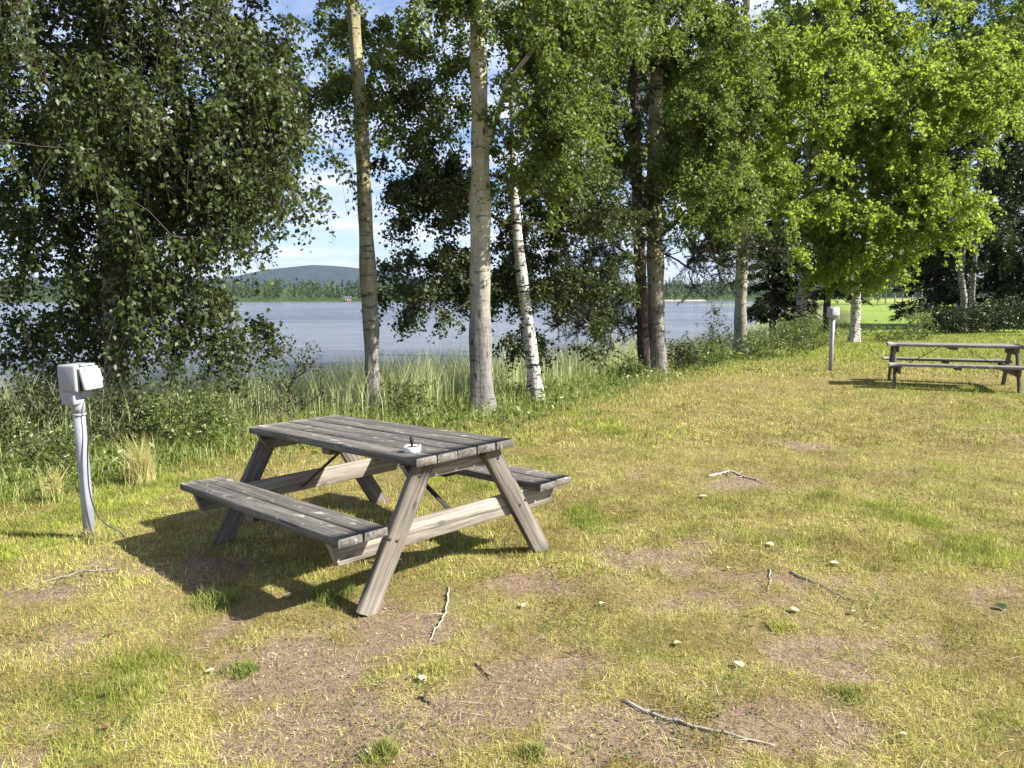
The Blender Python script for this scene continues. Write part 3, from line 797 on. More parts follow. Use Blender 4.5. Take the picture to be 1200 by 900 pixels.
# ---- shrubs
def shrub(label, px, pyb, Y, wpx, hpx, leafm='lf_shrub', n=26, ls=.045, name='shrub', cat='shrub', ntw=5, nlf=9, twl=.25, group='shrubs along the bank', dep=None, droop=.2, dz=0):
    b = W(px, pyb, Y); b[2] = gz(b[0], b[1])
    h = hpx*Y/F; w = wpx*Y/F
    dep = dep or w
    root = empty(name, (b[0], b[1], b[2]-.02)); tag(root, label, cat, group); base = np.array(root.location)
    A = sample_ell(b+np.array([0, 0, h*.55]), (w, dep, h*.5), n, .3); A = A[A[:, 2] > b[2]+.05]
    stem = np.array([b+np.array([0, 0, t*h*.25]) for t in np.linspace(0, 1, 4)])
    a, c, ra, rb, tips = grow(stem, None, A, step=.15, rise=.8, twr=.0035, jit=.04)
    V1, Q1 = prisms(a, c, ra, rb, 4); V2, Q2 = prisms(stem[:-1], stem[1:], np.full(3, .018), np.full(3, .014), 5)
    T0 = np.repeat(tips, ntw, 0); dr = unit(rng.normal(size=T0.shape)+np.array([0, 0, .5])); ln = twl*(.5+rng.random(len(T0)))
    V3, Q3 = prisms(T0, T0+dr*ln[:, None]-np.array([0, 0, 1.])*(ln*droop)[:, None], np.full(len(T0), .0025), np.full(len(T0), .0012), 3)
    mk('stems', np.vstack([V1, V2, V3])-base, [np.vstack([Q1, Q2+len(V1), Q3+len(V1)+len(V2)])], M['twig'], root)
    k = np.repeat(np.arange(len(T0)), nlf); t = rng.random(len(k))
    P = T0[k]+dr[k]*(ln[k]*t)[:, None]-np.array([0, 0, 1.])*(ln[k]*droop*t)[:, None]+rng.normal(size=(len(k), 3))*.02
    V, T, rn = leaves(P, ls, .7, .15, .62)
    mk('foliage', V-base, [T], M[leafm], root, {'rnd': rn})
    return root

shrub('slender loose sapling left of the first aspen trunk, rising above the reeds', 345, 497, 9.9, 42, 110, 'lf_birch_s', 26, .042, 'sapling', 'sapling', 4, 8, .24)
shrub('leafy shrub between the two bare aspen trunks behind the picnic table', 475, 492, 10.2, 34, 55, 'lf_mid', 22, .045)
shrub('bushy dark shrub at the left border behind the power post', 20, 520, 8.2, 55, 110, 'lf_birch_s', 56, .05, ntw=6, nlf=12)
shrub('low leafy shrub just left of the near power post', 60, 545, 7.2, 50, 70, 'lf_shrub', 30, .04)
shrub('pale leafy shrub under the big drooping birch, right of its trunk', 215, 520, 8.6, 50, 68, 'lf_shrub', 46, .045, ntw=6, nlf=10)
shrub('small shrub under the drooping crown, nearest the table end', 268, 512, 9.0, 24, 34, 'lf_shrub', 16, .04)
shrub('shrub at the foot of the big birch behind the near power post', 140, 530, 8.4, 42, 80, 'lf_birch', 36, .045, ntw=6, nlf=10)
shrub('shrub just right of the rough grey aspen', 800, 430, 16.6, 24, 34, 'lf_birch_s', 26, .06, twl=.35)
shrub('bright low bush between the rough grey aspen and the smooth grey aspen', 830, 425, 17.8, 30, 24, 'lf_shrub', 28, .06, twl=.35)
shrub('thin dark sapling in front of the water, left of the smooth grey aspen', 838, 422, 19, 16, 62, 'lf_birch_s', 16, .06, 'sapling', 'sapling', twl=.35)
shrub('bright bush at the foot of the smooth grey aspen', 893, 422, 19.6, 28, 26, 'lf_shrub', 28, .065, twl=.4)
shrub('tall light green bush in front of the knobbly birch trunk', 928, 418, 20.5, 24, 40, 'lf_shrub', 32, .065, twl=.4)
shrub('bush between the knobbly birch and the small power post', 953, 414, 23, 20, 36, 'lf_mid', 24, .07, twl=.4)
shrub('bush in front of the foot of the pine', 738, 448, 14.6, 22, 26, 'lf_shrub', 18, .055, twl=.25)
shrub('low bush beside the white-trunked birch, left of the far table', 1035, 402, 27, 24, 14, 'lf_mid', 16, .08, twl=.5)
shrub('pale bush left end of the dark hedge behind the far table', 1076, 396, 28, 18, 30, 'lf_shrub', 28, .08, twl=.5)
for i, (px, hp_, lb) in enumerate([(1104, 30, 'dark round bush behind the left end of the far table'), (1130, 26, 'dark bush at the foot of the double-stemmed birch'),
                                   (1158, 32, 'dark bush right of the double-stemmed birch'), (1188, 38, 'tall dark bush at the right border behind the far table')]):
    shrub(lb, px, 392, 33+i*.4, 26, hp_, 'lf_dark', 50, .10, ntw=6, nlf=10, twl=.6, group='dark bushes behind the far table')

# ------------------------------------------------------------------ grass kit
def blades(x, y, h, w, col, lean=.5, z=None, bend=False, r=None):
    n = len(x); z = surf_z(x, y) if z is None else z
    a = rng.random(n)*2*math.pi; ld = rng.random(n)*2*math.pi; lm = np.abs(rng.normal(size=n))*lean
    s = np.stack([np.cos(a), np.sin(a), np.zeros(n)], 1)*(w/2)[:, None]
    d = unit(np.stack([np.cos(ld)*lm, np.sin(ld)*lm, np.ones(n)], 1))
    P = np.stack([x, y, z-.004], 1)
    if not bend:
        V = np.stack([P-s, P+s, P+d*h[:, None]], 1).reshape(-1, 3)
        return V, [np.arange(n*3).reshape(-1, 3)], np.repeat(col, 3, 0)
    mid = P+d*(h*.55)[:, None]
    d2 = unit(d+np.stack([np.cos(ld), np.sin(ld), np.full(n, -.35)], 1)*(.25+lm*.9)[:, None])
    tip = mid+d2*(h*.5)[:, None]
    V = np.stack([P-s, P+s, mid+s*.75, mid-s*.75, tip], 1).reshape(-1, 3)
    i = (np.arange(n)*5)[:, None]
    return V, [i+np.array([0, 1, 2, 3]), i+np.array([3, 2, 4])], np.repeat(col, 5, 0)

STRAW = np.array([[.48, .42, .14], [.36, .29, .11], [.56, .50, .24], [.25, .17, .09], [.48, .46, .12]])
GRN = np.array([[.19, .24, .035], [.27, .31, .045], [.13, .18, .03], [.34, .36, .06], [.39, .39, .09]])
def pick(pal, n): 
    c = pal[rng.integers(0, len(pal), n)]*(.75+.5*rng.random((n, 1))); return c

def lawn():
    # density falls with distance, blade width grows
    Vs = []; F3 = []; Cs = []; off = 0
    for (n, y0, y1, hh, ww) in [(480000, 1.9, 4.2, .024, .0026), (420000, 4.2, 8.0, .028, .0045), (260000, 8.0, 15., .036, .009), (160000, 15., 34., .05, .02)]:
        y = y0*(y1/y0)**rng.random(n); x = (rng.random(n)*2-1)*(y*.70+.7)+(0 if y1 < 14 else 0)
        dl = sd_poly(x, y, LAWN)
        dirt, green = cover(x, y)
        u = rng.random(n)
        keep = (u < (1-.84*dirt)*(.42+.55*np.maximum(green, fbm(x, y, .25, 3, 77)))) & (dl > -.8)
        x = x[keep]; y = y[keep]; dirt = dirt[keep]; green = green[keep]; m = len(x)
        isg = rng.random(m) < np.clip(green*.72+.44-dirt*.15, 0, 1)
        col = np.where(isg[:, None], pick(GRN, m), pick(STRAW, m))
        lie = ~isg & (rng.random(m) < .6)
        dry = fbm(x, y, .34, 5, 501)+.5*(fbm(x, y, .14, 2, 511)-.5)
        col = col*(.80+.44*sstep(.32, .68, dry))[:, None]*np.where((dry < .47)[:, None] & ~isg[:, None], np.array([1.0, .92, .84]), 1.0)
        h = hh*(.5+rng.random(m))*(.5+1.1*fbm(x, y, .16, 2, 91))*np.where(isg, 1+.55*green, 1.25)*np.where(lie, 1.3, 1)
        V, f, c = blades(x, y, h, ww*(.6+.8*rng.random(m)), col, .9)
        # lay the dead straw flat
        V = V.reshape(-1, 3, 3)
        tip = V[:, 2]-(V[:, 0]+V[:, 1])/2
        g = rng.random(m)*2*math.pi
        flat = np.stack([np.cos(g)*h, np.sin(g)*h, .012*rng.random(m)+.002], 1)
        V[:, 2] = np.where(lie[:, None], (V[:, 0]+V[:, 1])/2+flat, V[:, 2])
        V[lie, 0, 2] += .007; V[lie, 1, 2] += .007
        V = V.reshape(-1, 3)
        Vs.append(V); F3.append(f[0]+off); Cs.append(c); off += len(V)
    o = mk('lawn_grass', np.vstack(Vs), [np.vstack(F3)], M['blade'], None, {'col': np.vstack(Cs)})
    tag(o, 'short patchy green and straw coloured grass of the lawn', 'grass', kind='stuff')
lawn()

def taller():
    """knee-high grass and herbs on the bank edge; and ankle-high grass fringe"""
    Vs = []; F4 = []; F3 = []; Cs = []; off = 0
    n = 260000
    y = 4.5*(46/4.5)**rng.random(n); x = (rng.random(n)*2-1)*(y*.70+1)
    dl = sd_poly(x, y, LAWN)
    p = sstep(1.1, -.3, dl+(fbm(x, y, .8, 3, 88)-.5)*1.6)*sstep(-7, -3, dl)
    keep = rng.random(n) < p*(.35+.65*fbm(x, y, .4, 3, 99)*1.3)
    x = x[keep]; y = y[keep]; dl = dl[keep]; m = len(x)
    pal = np.array([[.14, .20, .035], [.19, .25, .05], [.11, .16, .03], [.25, .28, .07], [.36, .33, .14]])
    col = pick(pal, m)*(1.05)
    h = (.07+.26*sstep(.6, -1.5, dl))*(.5+.9*rng.random(m))
    V, f, c = blades(x, y, h, .0035+.00055*y*(.6+.8*rng.random(m)), col, .40, bend=True)
    o = mk('bank_grass', V, f, M['blade'], None, {'col': c})
    tag(o, 'tangled green grass fringe along the top of the bank', 'grass', kind='stuff')
taller()

def herbs():
    """broad-leaved ground cover on the bank edge"""
    n = 60000
    y = 5*(40/5)**rng.random(n); x = (rng.random(n)*2-1)*(y*.70+1)
    dl = sd_poly(x, y, LAWN)
    p = sstep(.5, -.5, dl+(fbm(x, y, .9, 3, 188)-.5)*1.8)*sstep(-4.5, -1.5, dl)*sstep(.42, .6, fbm(x, y, .7, 3, 55)+.08)
    keep = rng.random(n) < p
    x = x[keep]; y = y[keep]; m = len(x)
    z = ground_z(x, y)+rng.random(m)*(.12+.22*fbm(x, y, .5, 2, 5))
    P = np.stack([x, y, z], 1)
    V, T, rn = leaves(P, .055, .9, .0, .6)
    sc = (.8+.05*y)
    c = np.repeat(P, 4, 0); V = c+(V-c)*np.repeat(sc, 4)[:, None]
    o = mk('ground_cover', V, [T], M['lf_shrub'], None, {'rnd': rn})
    tag(o, 'leafy green herbs covering the top of the bank under the trees', 'herbs', kind='stuff')
herbs()

def reeds():
    n = 620000
    y = 7*(80/7)**rng.random(n); x = (rng.random(n)*2-1)*(y*.72+2)
    dk = sd_poly(x, y, LAKE); dl = sd_poly(x, y, LAWN)
    p = sstep(1.4, -.2, dk+(fbm(x, y, 3, 3, 8)-.5)*2.5)*sstep(-1.2, -3.0, dl+(fbm(x, y, 1.5, 3, 9)-.5)*2)
    keep = rng.random(n) < p*(.5+.5*fbm(x, y, 1.1, 3, 19))
    x = x[keep]; y = y[keep]; m = len(x)
    pal = np.array([[.37, .43, .18], [.44, .48, .22], [.31, .38, .14], [.50, .49, .29], [.46, .50, .25]])
    col = pick(pal, m)
    h = (.62+.5*rng.random(m))*(.7+.6*fbm(x, y, 2, 3, 29))
    z = np.maximum(ground_z(x, y), WATER_Z-.05)
    V, f, c = blades(x, y, h, .0025+.00042*y*(.5+rng.random(m)), col, .11, z=z, bend=True)
    o = mk('reeds', V, f, M['reed'], None, {'col': c})
    tag(o, 'pale green reed bed between the bank and the open lake', 'reeds', kind='stuff')
reeds()

def tuft(label, px, py, hgt, rad, n, pal, lean=.45, name='grass_tuft'):
    x0, y0 = unp(px, py); z0 = gz(x0, y0)
    x0, y0 = unp(px, py, z0)
    n = int(n*1.8); r = np.minimum(np.abs(rng.normal(size=n)), 1.5)*rad*.42; a = rng.random(n)*2*math.pi
    x = x0+r*np.cos(a); y = y0+r*np.sin(a)
    x = x+(fbm(x, y, .07, 2, 4)-.5)*rad*1.2; h = hgt*(.35+.75*rng.random(n))*(1.25-.55*r/rad); z = surf_z(x, y)
    V, f, c = blades(x, y, h, np.full(n, .0028+.0003*y0), pick(np.array(pal), n), lean, z=z, bend=True)
    base = np.array([x0, y0, gz(x0, y0)])
    o = mk(name, V-base, f, M['blade'], None, {'col': c}, loc=base)
    return tag(o, label, 'grass tuft', 'grass tufts standing out of the lawn')
YG = [[.27, .29, .07], [.22, .25, .06], [.34, .34, .12]]
DG = [[.15, .20, .04], [.20, .25, .05], [.26, .29, .07]]
ST = [[.55, .48, .22], [.48, .42, .18], [.36, .38, .12]]
tuft('yellow green grass tuft at the bottom edge left of the middle', 450, 885, .06, .10, 380, YG)
tuft('dark green grass tuft right of a pale fallen leaf', 281, 787, .045, .11, 420, DG)
tuft('straw yellow low tuft below the thin root in front of the table', 513, 785, .04, .10, 350, [[.42, .40, .12], [.36, .36, .10]])
tuft('bright green grass tuft in the lower left lawn', 140, 808, .06, .13, 420, YG)
tuft('yellowish cushion of grass beside a pale leaf on the right lawn', 918, 737, .035, .10, 380, [[.38, .40, .08], [.44, .42, .12]])
tuft('round grass tuft on the bare earth at lower right', 998, 815, .04, .12, 380, YG)
tuft('small green tuft near the bottom edge below the middle', 625, 885, .05, .08, 220, YG)
tuft('tall straw coloured tussock on the bank right of the near power post', 163, 566, .40, .16, 260, ST, .25)
tuft('thin pale tussock on the bank left of the near power post', 60, 585, .34, .10, 90, ST, .22)
tuft('green tuft in front of the leaning leg of the table', 385, 702, .10, .2, 300, DG)
tuft('low green tuft among the reeds of grass beneath the front bench', 255, 708, .09, .2, 260, DG)
tuft('dry grass wisps round the foot of the near power post', 112, 634, .12, .12, 120, ST)

# ------------------------------------------------------------------ picnic tables
def make_table(label, wood='wood', side='wood_side', leg='wood_leg', lk=1.0):
    root = empty('picnic_table'); tag(root, label, 'picnic table', 'picnic tables on the lawn')
    L, Wt, H = 1.912*lk, .705, .740
    bh, bo, bw, bL = .430, .845, .283, 1.93*lk
    th = .045
    m = MB(); w = (Wt-4*.008)/5
    for i in range(5):
        y = -Wt/2+w/2+i*(w+.008)
        dl = (random.random()-.5)*.016
        m.beam((-L/2+dl, y, H-th/2+(random.random()-.5)*.004), (L/2+dl*.5, y, H-th/2+(random.random()-.5)*.004), w, th, bev=.005, jit=.0012)
    top = m.build('tabletop', M[wood], root); seats = []
    for sg in (-1, 1):
        m = MB(); w2 = (bw-.008)/2
        for i in range(2):
            y = sg*(bo-w2/2-i*(w2+.008))
            m.beam((-bL/2+(random.random()-.5)*.02, y, bh-th/2), (bL/2+(random.random()-.5)*.02, y, bh-th/2), w2, th, bev=.005, jit=.0012)
        seats.append(m.build('seat', M[wood], root))
    for sx in (-1, 1):
        X = sx*.80*lk
        for sy in (-1, 1):   # legs, outside the beams
            m = MB()
            Xl = sx*.865*lk
            m.beam((Xl, sy*.655, -.03), (Xl, sy*.235, H-th-.002), .045, .118, up=(0, sy, .0), bev=.004, cuta=0, cutb=0)
            o = m.build('leg', M[leg], root)
            for (yy, zz) in ((.455, .315), (.50, .335), (.29, .63)):
                b = MB()
                b.lathe([(0.0001, .0), (.011, .0), (.011, -.008), (.0001, -.012)][::-1], (0, 0, 0), 8)
                V = b.V[-1]; V2 = np.stack([-V[:, 2]*sx*-1, V[:, 0], V[:, 1]], 1); b.V[-1] = V2+np.array([Xl+sx*.0235, sy*yy, zz])
                b.build('bolt', M['iron'], o)
        # seat beam (on edge) and top cleat
        m = MB(); m.beam((X+sx*.020, -.80, bh-th-.066), (X+sx*.020, .80, bh-th-.066), .042, .128, bev=.004, cuta=-.35, cutb=.35); m.build('seat_beam', M[side], root)
        m = MB(); m.beam((X+sx*.020, -.325, H-th-.052), (X+sx*.020, .325, H-th-.052), .042, .100, bev=.004, cuta=-.6, cutb=.6); m.build('top_beam', M[side], root)
        # diagonal flat iron from seat beam up to the middle of the top
        m = MB(); m.beam((X-sx*.02, sx*.07, bh-th-.10), (sx*.18, 0, H-th-.012), .035, .007, bev=.001, up=(0, 0, 1)); m.build('brace', M['iron'], root)
    m = MB(); m.beam((0, -.32, H-th-.024), (0, .32, H-th-.024), .09, .042, bev=.003); m.build('cleat', M[leg], root)
    for sg in (-1, 1):
        m = MB(); m.beam((0, sg*(bo-.01), bh-th-.020), (0, sg*(bo-bw+.01), bh-th-.020), .09, .035, bev=.003); m.build('cleat', M[leg], root)
    # nail heads
    def nail(x, y, z, par):
        m = MB(); m.lathe([(.0001, .0), (.0045, .0), (.0045, -.004)][::-1], (x, y, z+.0012), 7); m.build('nail', M['iron'], par)
    if lk == 1.0:
        for sx in (-1, 0, 1):
            for i in range(5):
                for k in (-.3, .3):
                    nail(sx*.82+(random.random()-.5)*.01, -Wt/2+w/2+i*(w+.008)+k*w, H, top)
            for q, sg in enumerate((-1, 1)):
                for yy in (.05, .11, .18, .24):
                    nail(sx*.82+(random.random()-.5)*.01, sg*(bo-yy), bh, seats[q])
    return root
t1 = make_table('grey weathered picnic table in the foreground holding an ashtray')
t1.location = (-.8883, 4.8468, 0); t1.rotation_euler = (math.atan(.019), -math.atan(.030), math.radians(-45.61))
t2 = make_table('pale grey picnic table far on the right, cut by the photo border', 'wood2', 'wood_leg', 'wood_leg', 1.06)
# second table: front-left bench corner and direction from its sightings
a2 = W(1043, 430, 12.95); yaw2 = math.radians(-22)
loc = np.array([a2[0], a2[1]])-np.array([[math.cos(yaw2), -math.sin(yaw2)], [math.sin(yaw2), math.cos(yaw2)]])@np.array([-1.02, -.845])
t2.location = (loc[0], loc[1], gz(loc[0], loc[1])-.0); t2.rotation_euler = (0, 0, yaw2)

# ashtray on the table
bpy.context.view_layer.update()
T1 = t1.matrix_world
def at_table(lx, ly): return T1@Vector((lx, ly, .741))
# sighting (483, 530) -> near end board
best = None
for lx in np.arange(.3, .95, .01):
    for ly in np.arange(-.35, .1, .01):
        p = at_table(lx, ly); c, s = math.cos(PITCH), math.sin(PITCH)
        z = p.y*c-(p.z-CAMH)*s; u = p.y*s+(p.z-CAMH)*c
        q = (600+F*p.x/z, 450-F*u/z); e = (q[0]-482.5)**2+(q[1]-529)**2
        if best is None or e < best[0]: best = (e, lx, ly)
pa = at_table(best[1], best[2])
ar = empty('ashtray', pa, (t1.rotation_euler[0], t1.rotation_euler[1], 0)); tag(ar, 'small round white ashtray with a black push knob on the table corner', 'ashtray')
m = MB(); m.lathe([(.0001, 0), (.047, 0), (.049, .003), (.049, .028), (.047, .031), (.043, .031), (.041, .018), (.0001, .014)]); m.build('bowl', M['ceramic'], ar, True)
m = MB(); m.lathe([(.040, .023), (.034, .026), (.012, .026), (.0001, .026)]); m.build('tray', M['ash'], ar, True)
m = MB(); m.lathe([(.006, .02), (.006, .04), (.010, .042), (.0105, .080), (.008, .083), (.0001, .083)], (0, 0, 0), 14); m.build('knob', M['dark'], ar, True)
for a in (0.3, 2.2):
    m = MB(); m.rbox((math.cos(a)*.045, math.sin(a)*.045, .032), (.009, .008, .007), .002); m.build('cigarette_rest', M['ceramic'], ar)

# ------------------------------------------------------------------ power posts
def post1():
    x, y = unp(105, 631, -.07); z = gz(x, y)
    r = empty('power_post', (x, y, z), (math.radians(1.0), math.radians(-.6), 0)); tag(r, 'grey metal power outlet post left of the foreground table, cable hanging from its white box', 'power post', 'power outlet posts')
    m = MB(); m.tube([(0, 0, -.1), (0, 0, .3), (0, 0, .6), (0, 0, .86)], .037, 24); m.build('pole', M['zinc'], r, True)
    m = MB(); m.tube([(0, 0, .82), (0, 0, .945)], .041, 24); m.lathe([(.041, .818), (.045, .820), (.045, .832), (.041, .834)]); o = m.build('collar', M['plastic'], r, True)
    m = MB(); m.tube([(.02, -.037, .85), (.02, -.045, .85)], .006, 8); m.build('bolt', M['iron'], o)
    yaw = math.radians(74)   # box front faces right
    c, s = math.cos(yaw), math.sin(yaw); R = np.array([[c, -s, 0], [s, c, 0], [0, 0, 1]])
    cen = np.array([.005, .0, 1.065])
    m = MB(); m.rbox(cen, (.175, .150, .175), .014, R); m.build('box', M['plastic'], r, True)
    m = MB(); m.rbox(cen+R@np.array([-.045, .015, -.125]), (.07, .11, .09), .01, R); m.rbox(cen+R@np.array([.03, -.005, -.105]), (.09, .09, .05), .01, R); m.build('bracket', M['zinc'], r, True)
    # hinged cover leaning open
    tl = math.radians(-14); ct, st = math.cos(tl), math.sin(tl); Rx = np.array([[1, 0, 0], [0, ct, -st], [0, st, ct]])
    m = MB(); m.rbox(cen+R@np.array([.012, -.105, -.002]), (.150, .034, .150), .013, R@Rx); 
    o = m.build('cover', M['cover'], r, True)
    m = MB(); m.rbox(cen+R@np.array([.012, -.078, .083]), (.12, .03, .012), .004, R); m.build('hinge', M['plastic'], o)
    m = MB(); m.rbox(cen+R@np.array([.076, -.112, -.035]), (.018, .03, .024), .004, R@Rx); m.build('latch', M['plastic'], o)
    for kx in (-.035, .04):
        m = MB(); m.rbox(cen+R@np.array([.012+kx, -.124, .012]), (.060, .012, .085), .005, R@Rx); m.build('socket_lid', M['cover'], o, True)
    for kx, kz in ((-.052, .06), (.076, .06), (-.052, -.062)):
        m = MB(); m.tube([cen+R@np.array([kx, -.118-.2*(kz < 0)*.02, kz]), cen+R@np.array([kx, -.126, kz])], .005, 8); m.build('screw', M['iron'], o)
    m = MB(); m.rbox(cen+R@np.array([.0, -.079, -.01]), (.14, .008, .14), .003, R); m.build('socket_plate', M['dark'], r)
    # cable
    pts = [cen+R@np.array([.05, -.10, -.07]), cen+np.array([.075, -.05, -.16]), cen+np.array([.075, -.03, -.3]), (.062, -.05, .6), (.052, -.05, .45), (.05, -.05, .32), (.075, -.05, .2), (.12, -.05, .12), (.19, -.04, .075), (.235, -.02, .04), (.25, 0, -.02)]
    P = np.array([np.array(p, float) for p in pts]); d = np.arange(len(P)); t = np.linspace(0, len(P)-1, 60)
    Q = np.stack([np.interp(t, d, P[:, i]) for i in range(3)], 1)
    for _ in range(12): Q[1:-1] = (Q[:-2]+2*Q[1:-1]+Q[2:])/4
    m = MB(); m.tube(Q, .0045, 8); m.build('cable', M['cable'], r, True)
post1(); bpy.data.objects['power_post'].scale = (1, 1, 1.055)
def post2():
    x, y = unp(973, 438); z = gz(x, y)
    r = empty('power_post', (x, y, z)); tag(r, 'small distant power outlet post with pale box near the far picnic table', 'power post', 'power outlet posts')
    m = MB(); m.tube([(0, 0, -.1), (0, 0, .6), (.01, 0, 1.15)], .043, 14); m.build('pole', M['zinc'], r, True)
    m = MB(); m.rbox((0, 0, 1.24), (.20, .16, .22), .015); m.build('box', M['plastic'], r, True)
    m = MB(); m.rbox((.02, -.095, 1.25), (.15, .03, .16), .012); m.build('cover', M['cover'], r, True)
    m = MB(); m.tube([(.0, 0, 1.08), (0, 0, 1.15)], .05, 14); m.build('collar', M['plastic'], r, True)
post2()

# ------------------------------------------------------------------ sticks, roots, fallen leaves
def stick(label, pts, r0, name='stick', mat='twig_light', cat='stick', forks=2, lift=.004):
    P = []
    for p in pts:
        x, y = unp(*p); P.append((x, y, gz(x, y)))
    P = np.array(P); base = P[0].copy()
    d = np.r_[0, np.cumsum(np.linalg.norm(np.diff(P, axis=0), axis=1))]; n = max(6, int(d[-1]/.03)); t = np.linspace(0, d[-1], n)
    Q = np.stack([np.interp(t, d, P[:, i]) for i in range(3)], 1); Q[:, :2] += rng.normal(size=(n, 2))*.004
    Q[:, 2] = surf_z(Q[:, 0], Q[:, 1])+r0*.5+lift
    rad = r0*(1-.65*np.linspace(0, 1, n))*(.7+.5*fbm(np.arange(n)*.3, np.zeros(n)+r0*999, 1, 2, 3)+.25*rng.random(n))
    m = MB(); m.tube(Q-base, rad, 7)
    for k in range(forks):
        i = rng.integers(n//4, n-2); a = rng.random()*6.28; l = .05+.10*rng.random()
        q = Q[i]-base; e = q+np.array([math.cos(a)*l, math.sin(a)*l, .01]); m.tube([q, (q+e)/2+rng.normal(size=3)*.006, e], [rad[i]*.5, rad[i]*.4, rad[i]*.2], 5)
    o = m.build(name, M[mat], None, True, loc=base)
    return tag(o, label, cat)
M['bleached'] = plain('bleached_wood', (.34, .31, .26), .85, .2, 0, .4, 40)
stick('long bleached forked stick on bare earth at the bottom right of centre', [(728, 834), (770, 850), (820, 866), (860, 876), (910, 886)], .007, mat='bleached', forks=4)
stick('thin curved exposed root in front of the table', [(526, 692), (522, 720), (508, 742), (503, 752)], .006, 'root', 'bleached', 'root', 1)
stick('thin grey branch lying left of the near power post', [(133, 656), (90, 660), (45, 670), (5, 680)], .007, mat='twig_light', forks=2)
stick('pale thin branch on the right lawn above the yellow cushion of grass', [(925, 678), (960, 693), (990, 708), (1003, 715)], .0045, mat='bleached', forks=3)
stick('short dark twig on bare earth in front of the table', [(555, 785), (570, 797), (575, 803)], .006, mat='twig', forks=1)
stick('gnarled root in the bare patch right of the table', [(830, 562), (856, 558), (880, 564), (895, 570)], .012, 'root', 'bleached', 'root', 4)
stick('small dark twig left of the middle at the bottom', [(492, 825), (505, 833)], .005, mat='twig', forks=1)
stick('thin upright-running pale twig on the right lawn', [(902, 675), (900, 700)], .004, mat='bleached', forks=1)
M['lf_fallen'] = leaf_mat('fallen_leaf', (.50, .46, .27), (.58, .54, .36), (.5, .5, .3), .2, .6, .2)
M['lf_brown'] = leaf_mat('brown_leaf', (.22, .115, .07), (.28, .15, .09), (.2, .1, .06), .2, .6, .2)
M['lf_gone'] = leaf_mat('green_leaf', (.03, .06, .015), (.05, .08, .02), (.1, .2, .03), .2, .4, .5)
def fleaf(label, px, py, s, mat='lf_fallen'):
    x, y = unp(px, py); z = gz(x, y)
    n = 14; a = np.linspace(0, 2*math.pi, n, endpoint=False)
    rr = s*.5*(1+.25*np.cos(a))*(1+.06*np.sin(5*a))
    V = np.stack([rr*np.cos(a), rr*np.sin(a)*.85, .0035*np.sin(2*a+px)+.003*np.cos(a)+.008], 1)
    ro = rng.random()*6.28; c, s_ = math.cos(ro), math.sin(ro)
    V = np.vstack([V, [[0, 0, .005]]]); V[:, :2] = V[:, :2]@np.array([[c, s_], [-s_, c]])
    tl = .08*rng.normal(); V[:, 2] += V[:, 0]*tl+abs(tl)*s*.4
    T = [[i, (i+1) % n, n] for i in range(n)]
    V2 = V.copy(); V2[:, 2] -= .0008; k = n+1
    T += [[(i+1) % n+k, i+k, n+k] for i in range(n)]
    o = mk('fallen_leaf', np.vstack([V, V2]), [np.array(T)], M[mat], None, {'rnd': np.full(2*n+2, rng.random())}, True, loc=(x, y, z+.012))
    return tag(o, label, 'leaf', 'fallen leaves on the lawn')
for a in [('pale fallen leaf left of the dark green tuft', 246, 788, .045), ('cream fallen leaf below the straw yellow tuft', 495, 806, .042), ('small pale leaf on the lawn right of the thin root', 613, 719, .038),
          ('pale round leaf right of the table legs, level with the front leg foot', 705, 716, .040), ('pale leaf near the right middle, above the long bleached stick', 793, 767, .040), ('greenish round leaf right of the pale one, above the long stick', 866, 793, .045),
          ('square pale leaf on the right lawn, highest of the large ones', 979, 671, .055), ('white leaf standing at the yellow cushion of grass', 933, 725, .045), ('small yellow leaf on green grass left of the square pale leaf', 902, 648, .050),
          ('small pale leaf above the pale thin branch', 854, 672, .032), ('pale leaf below the bare patch right of the table', 822, 588, .060), ('whitish leaf at the end of the pale thin branch', 1000, 725, .035),
          ('yellow leaf scrap at the lower right', 1057, 872, .030), ('pale leaf under the front bench near its shadow edge', 335, 695, .045), ('small cream leaf at the left bottom below the big patch', 432, 895, .03)]:
    fleaf(*a)
fleaf('reddish brown leaf at the lower left', 122, 852, .045, 'lf_brown')
fleaf('orange brown leaf near the shadow of the table', 128, 733, .045, 'lf_brown')
fleaf('dark green leaf near the right border', 1172, 722, .06, 'lf_gone')

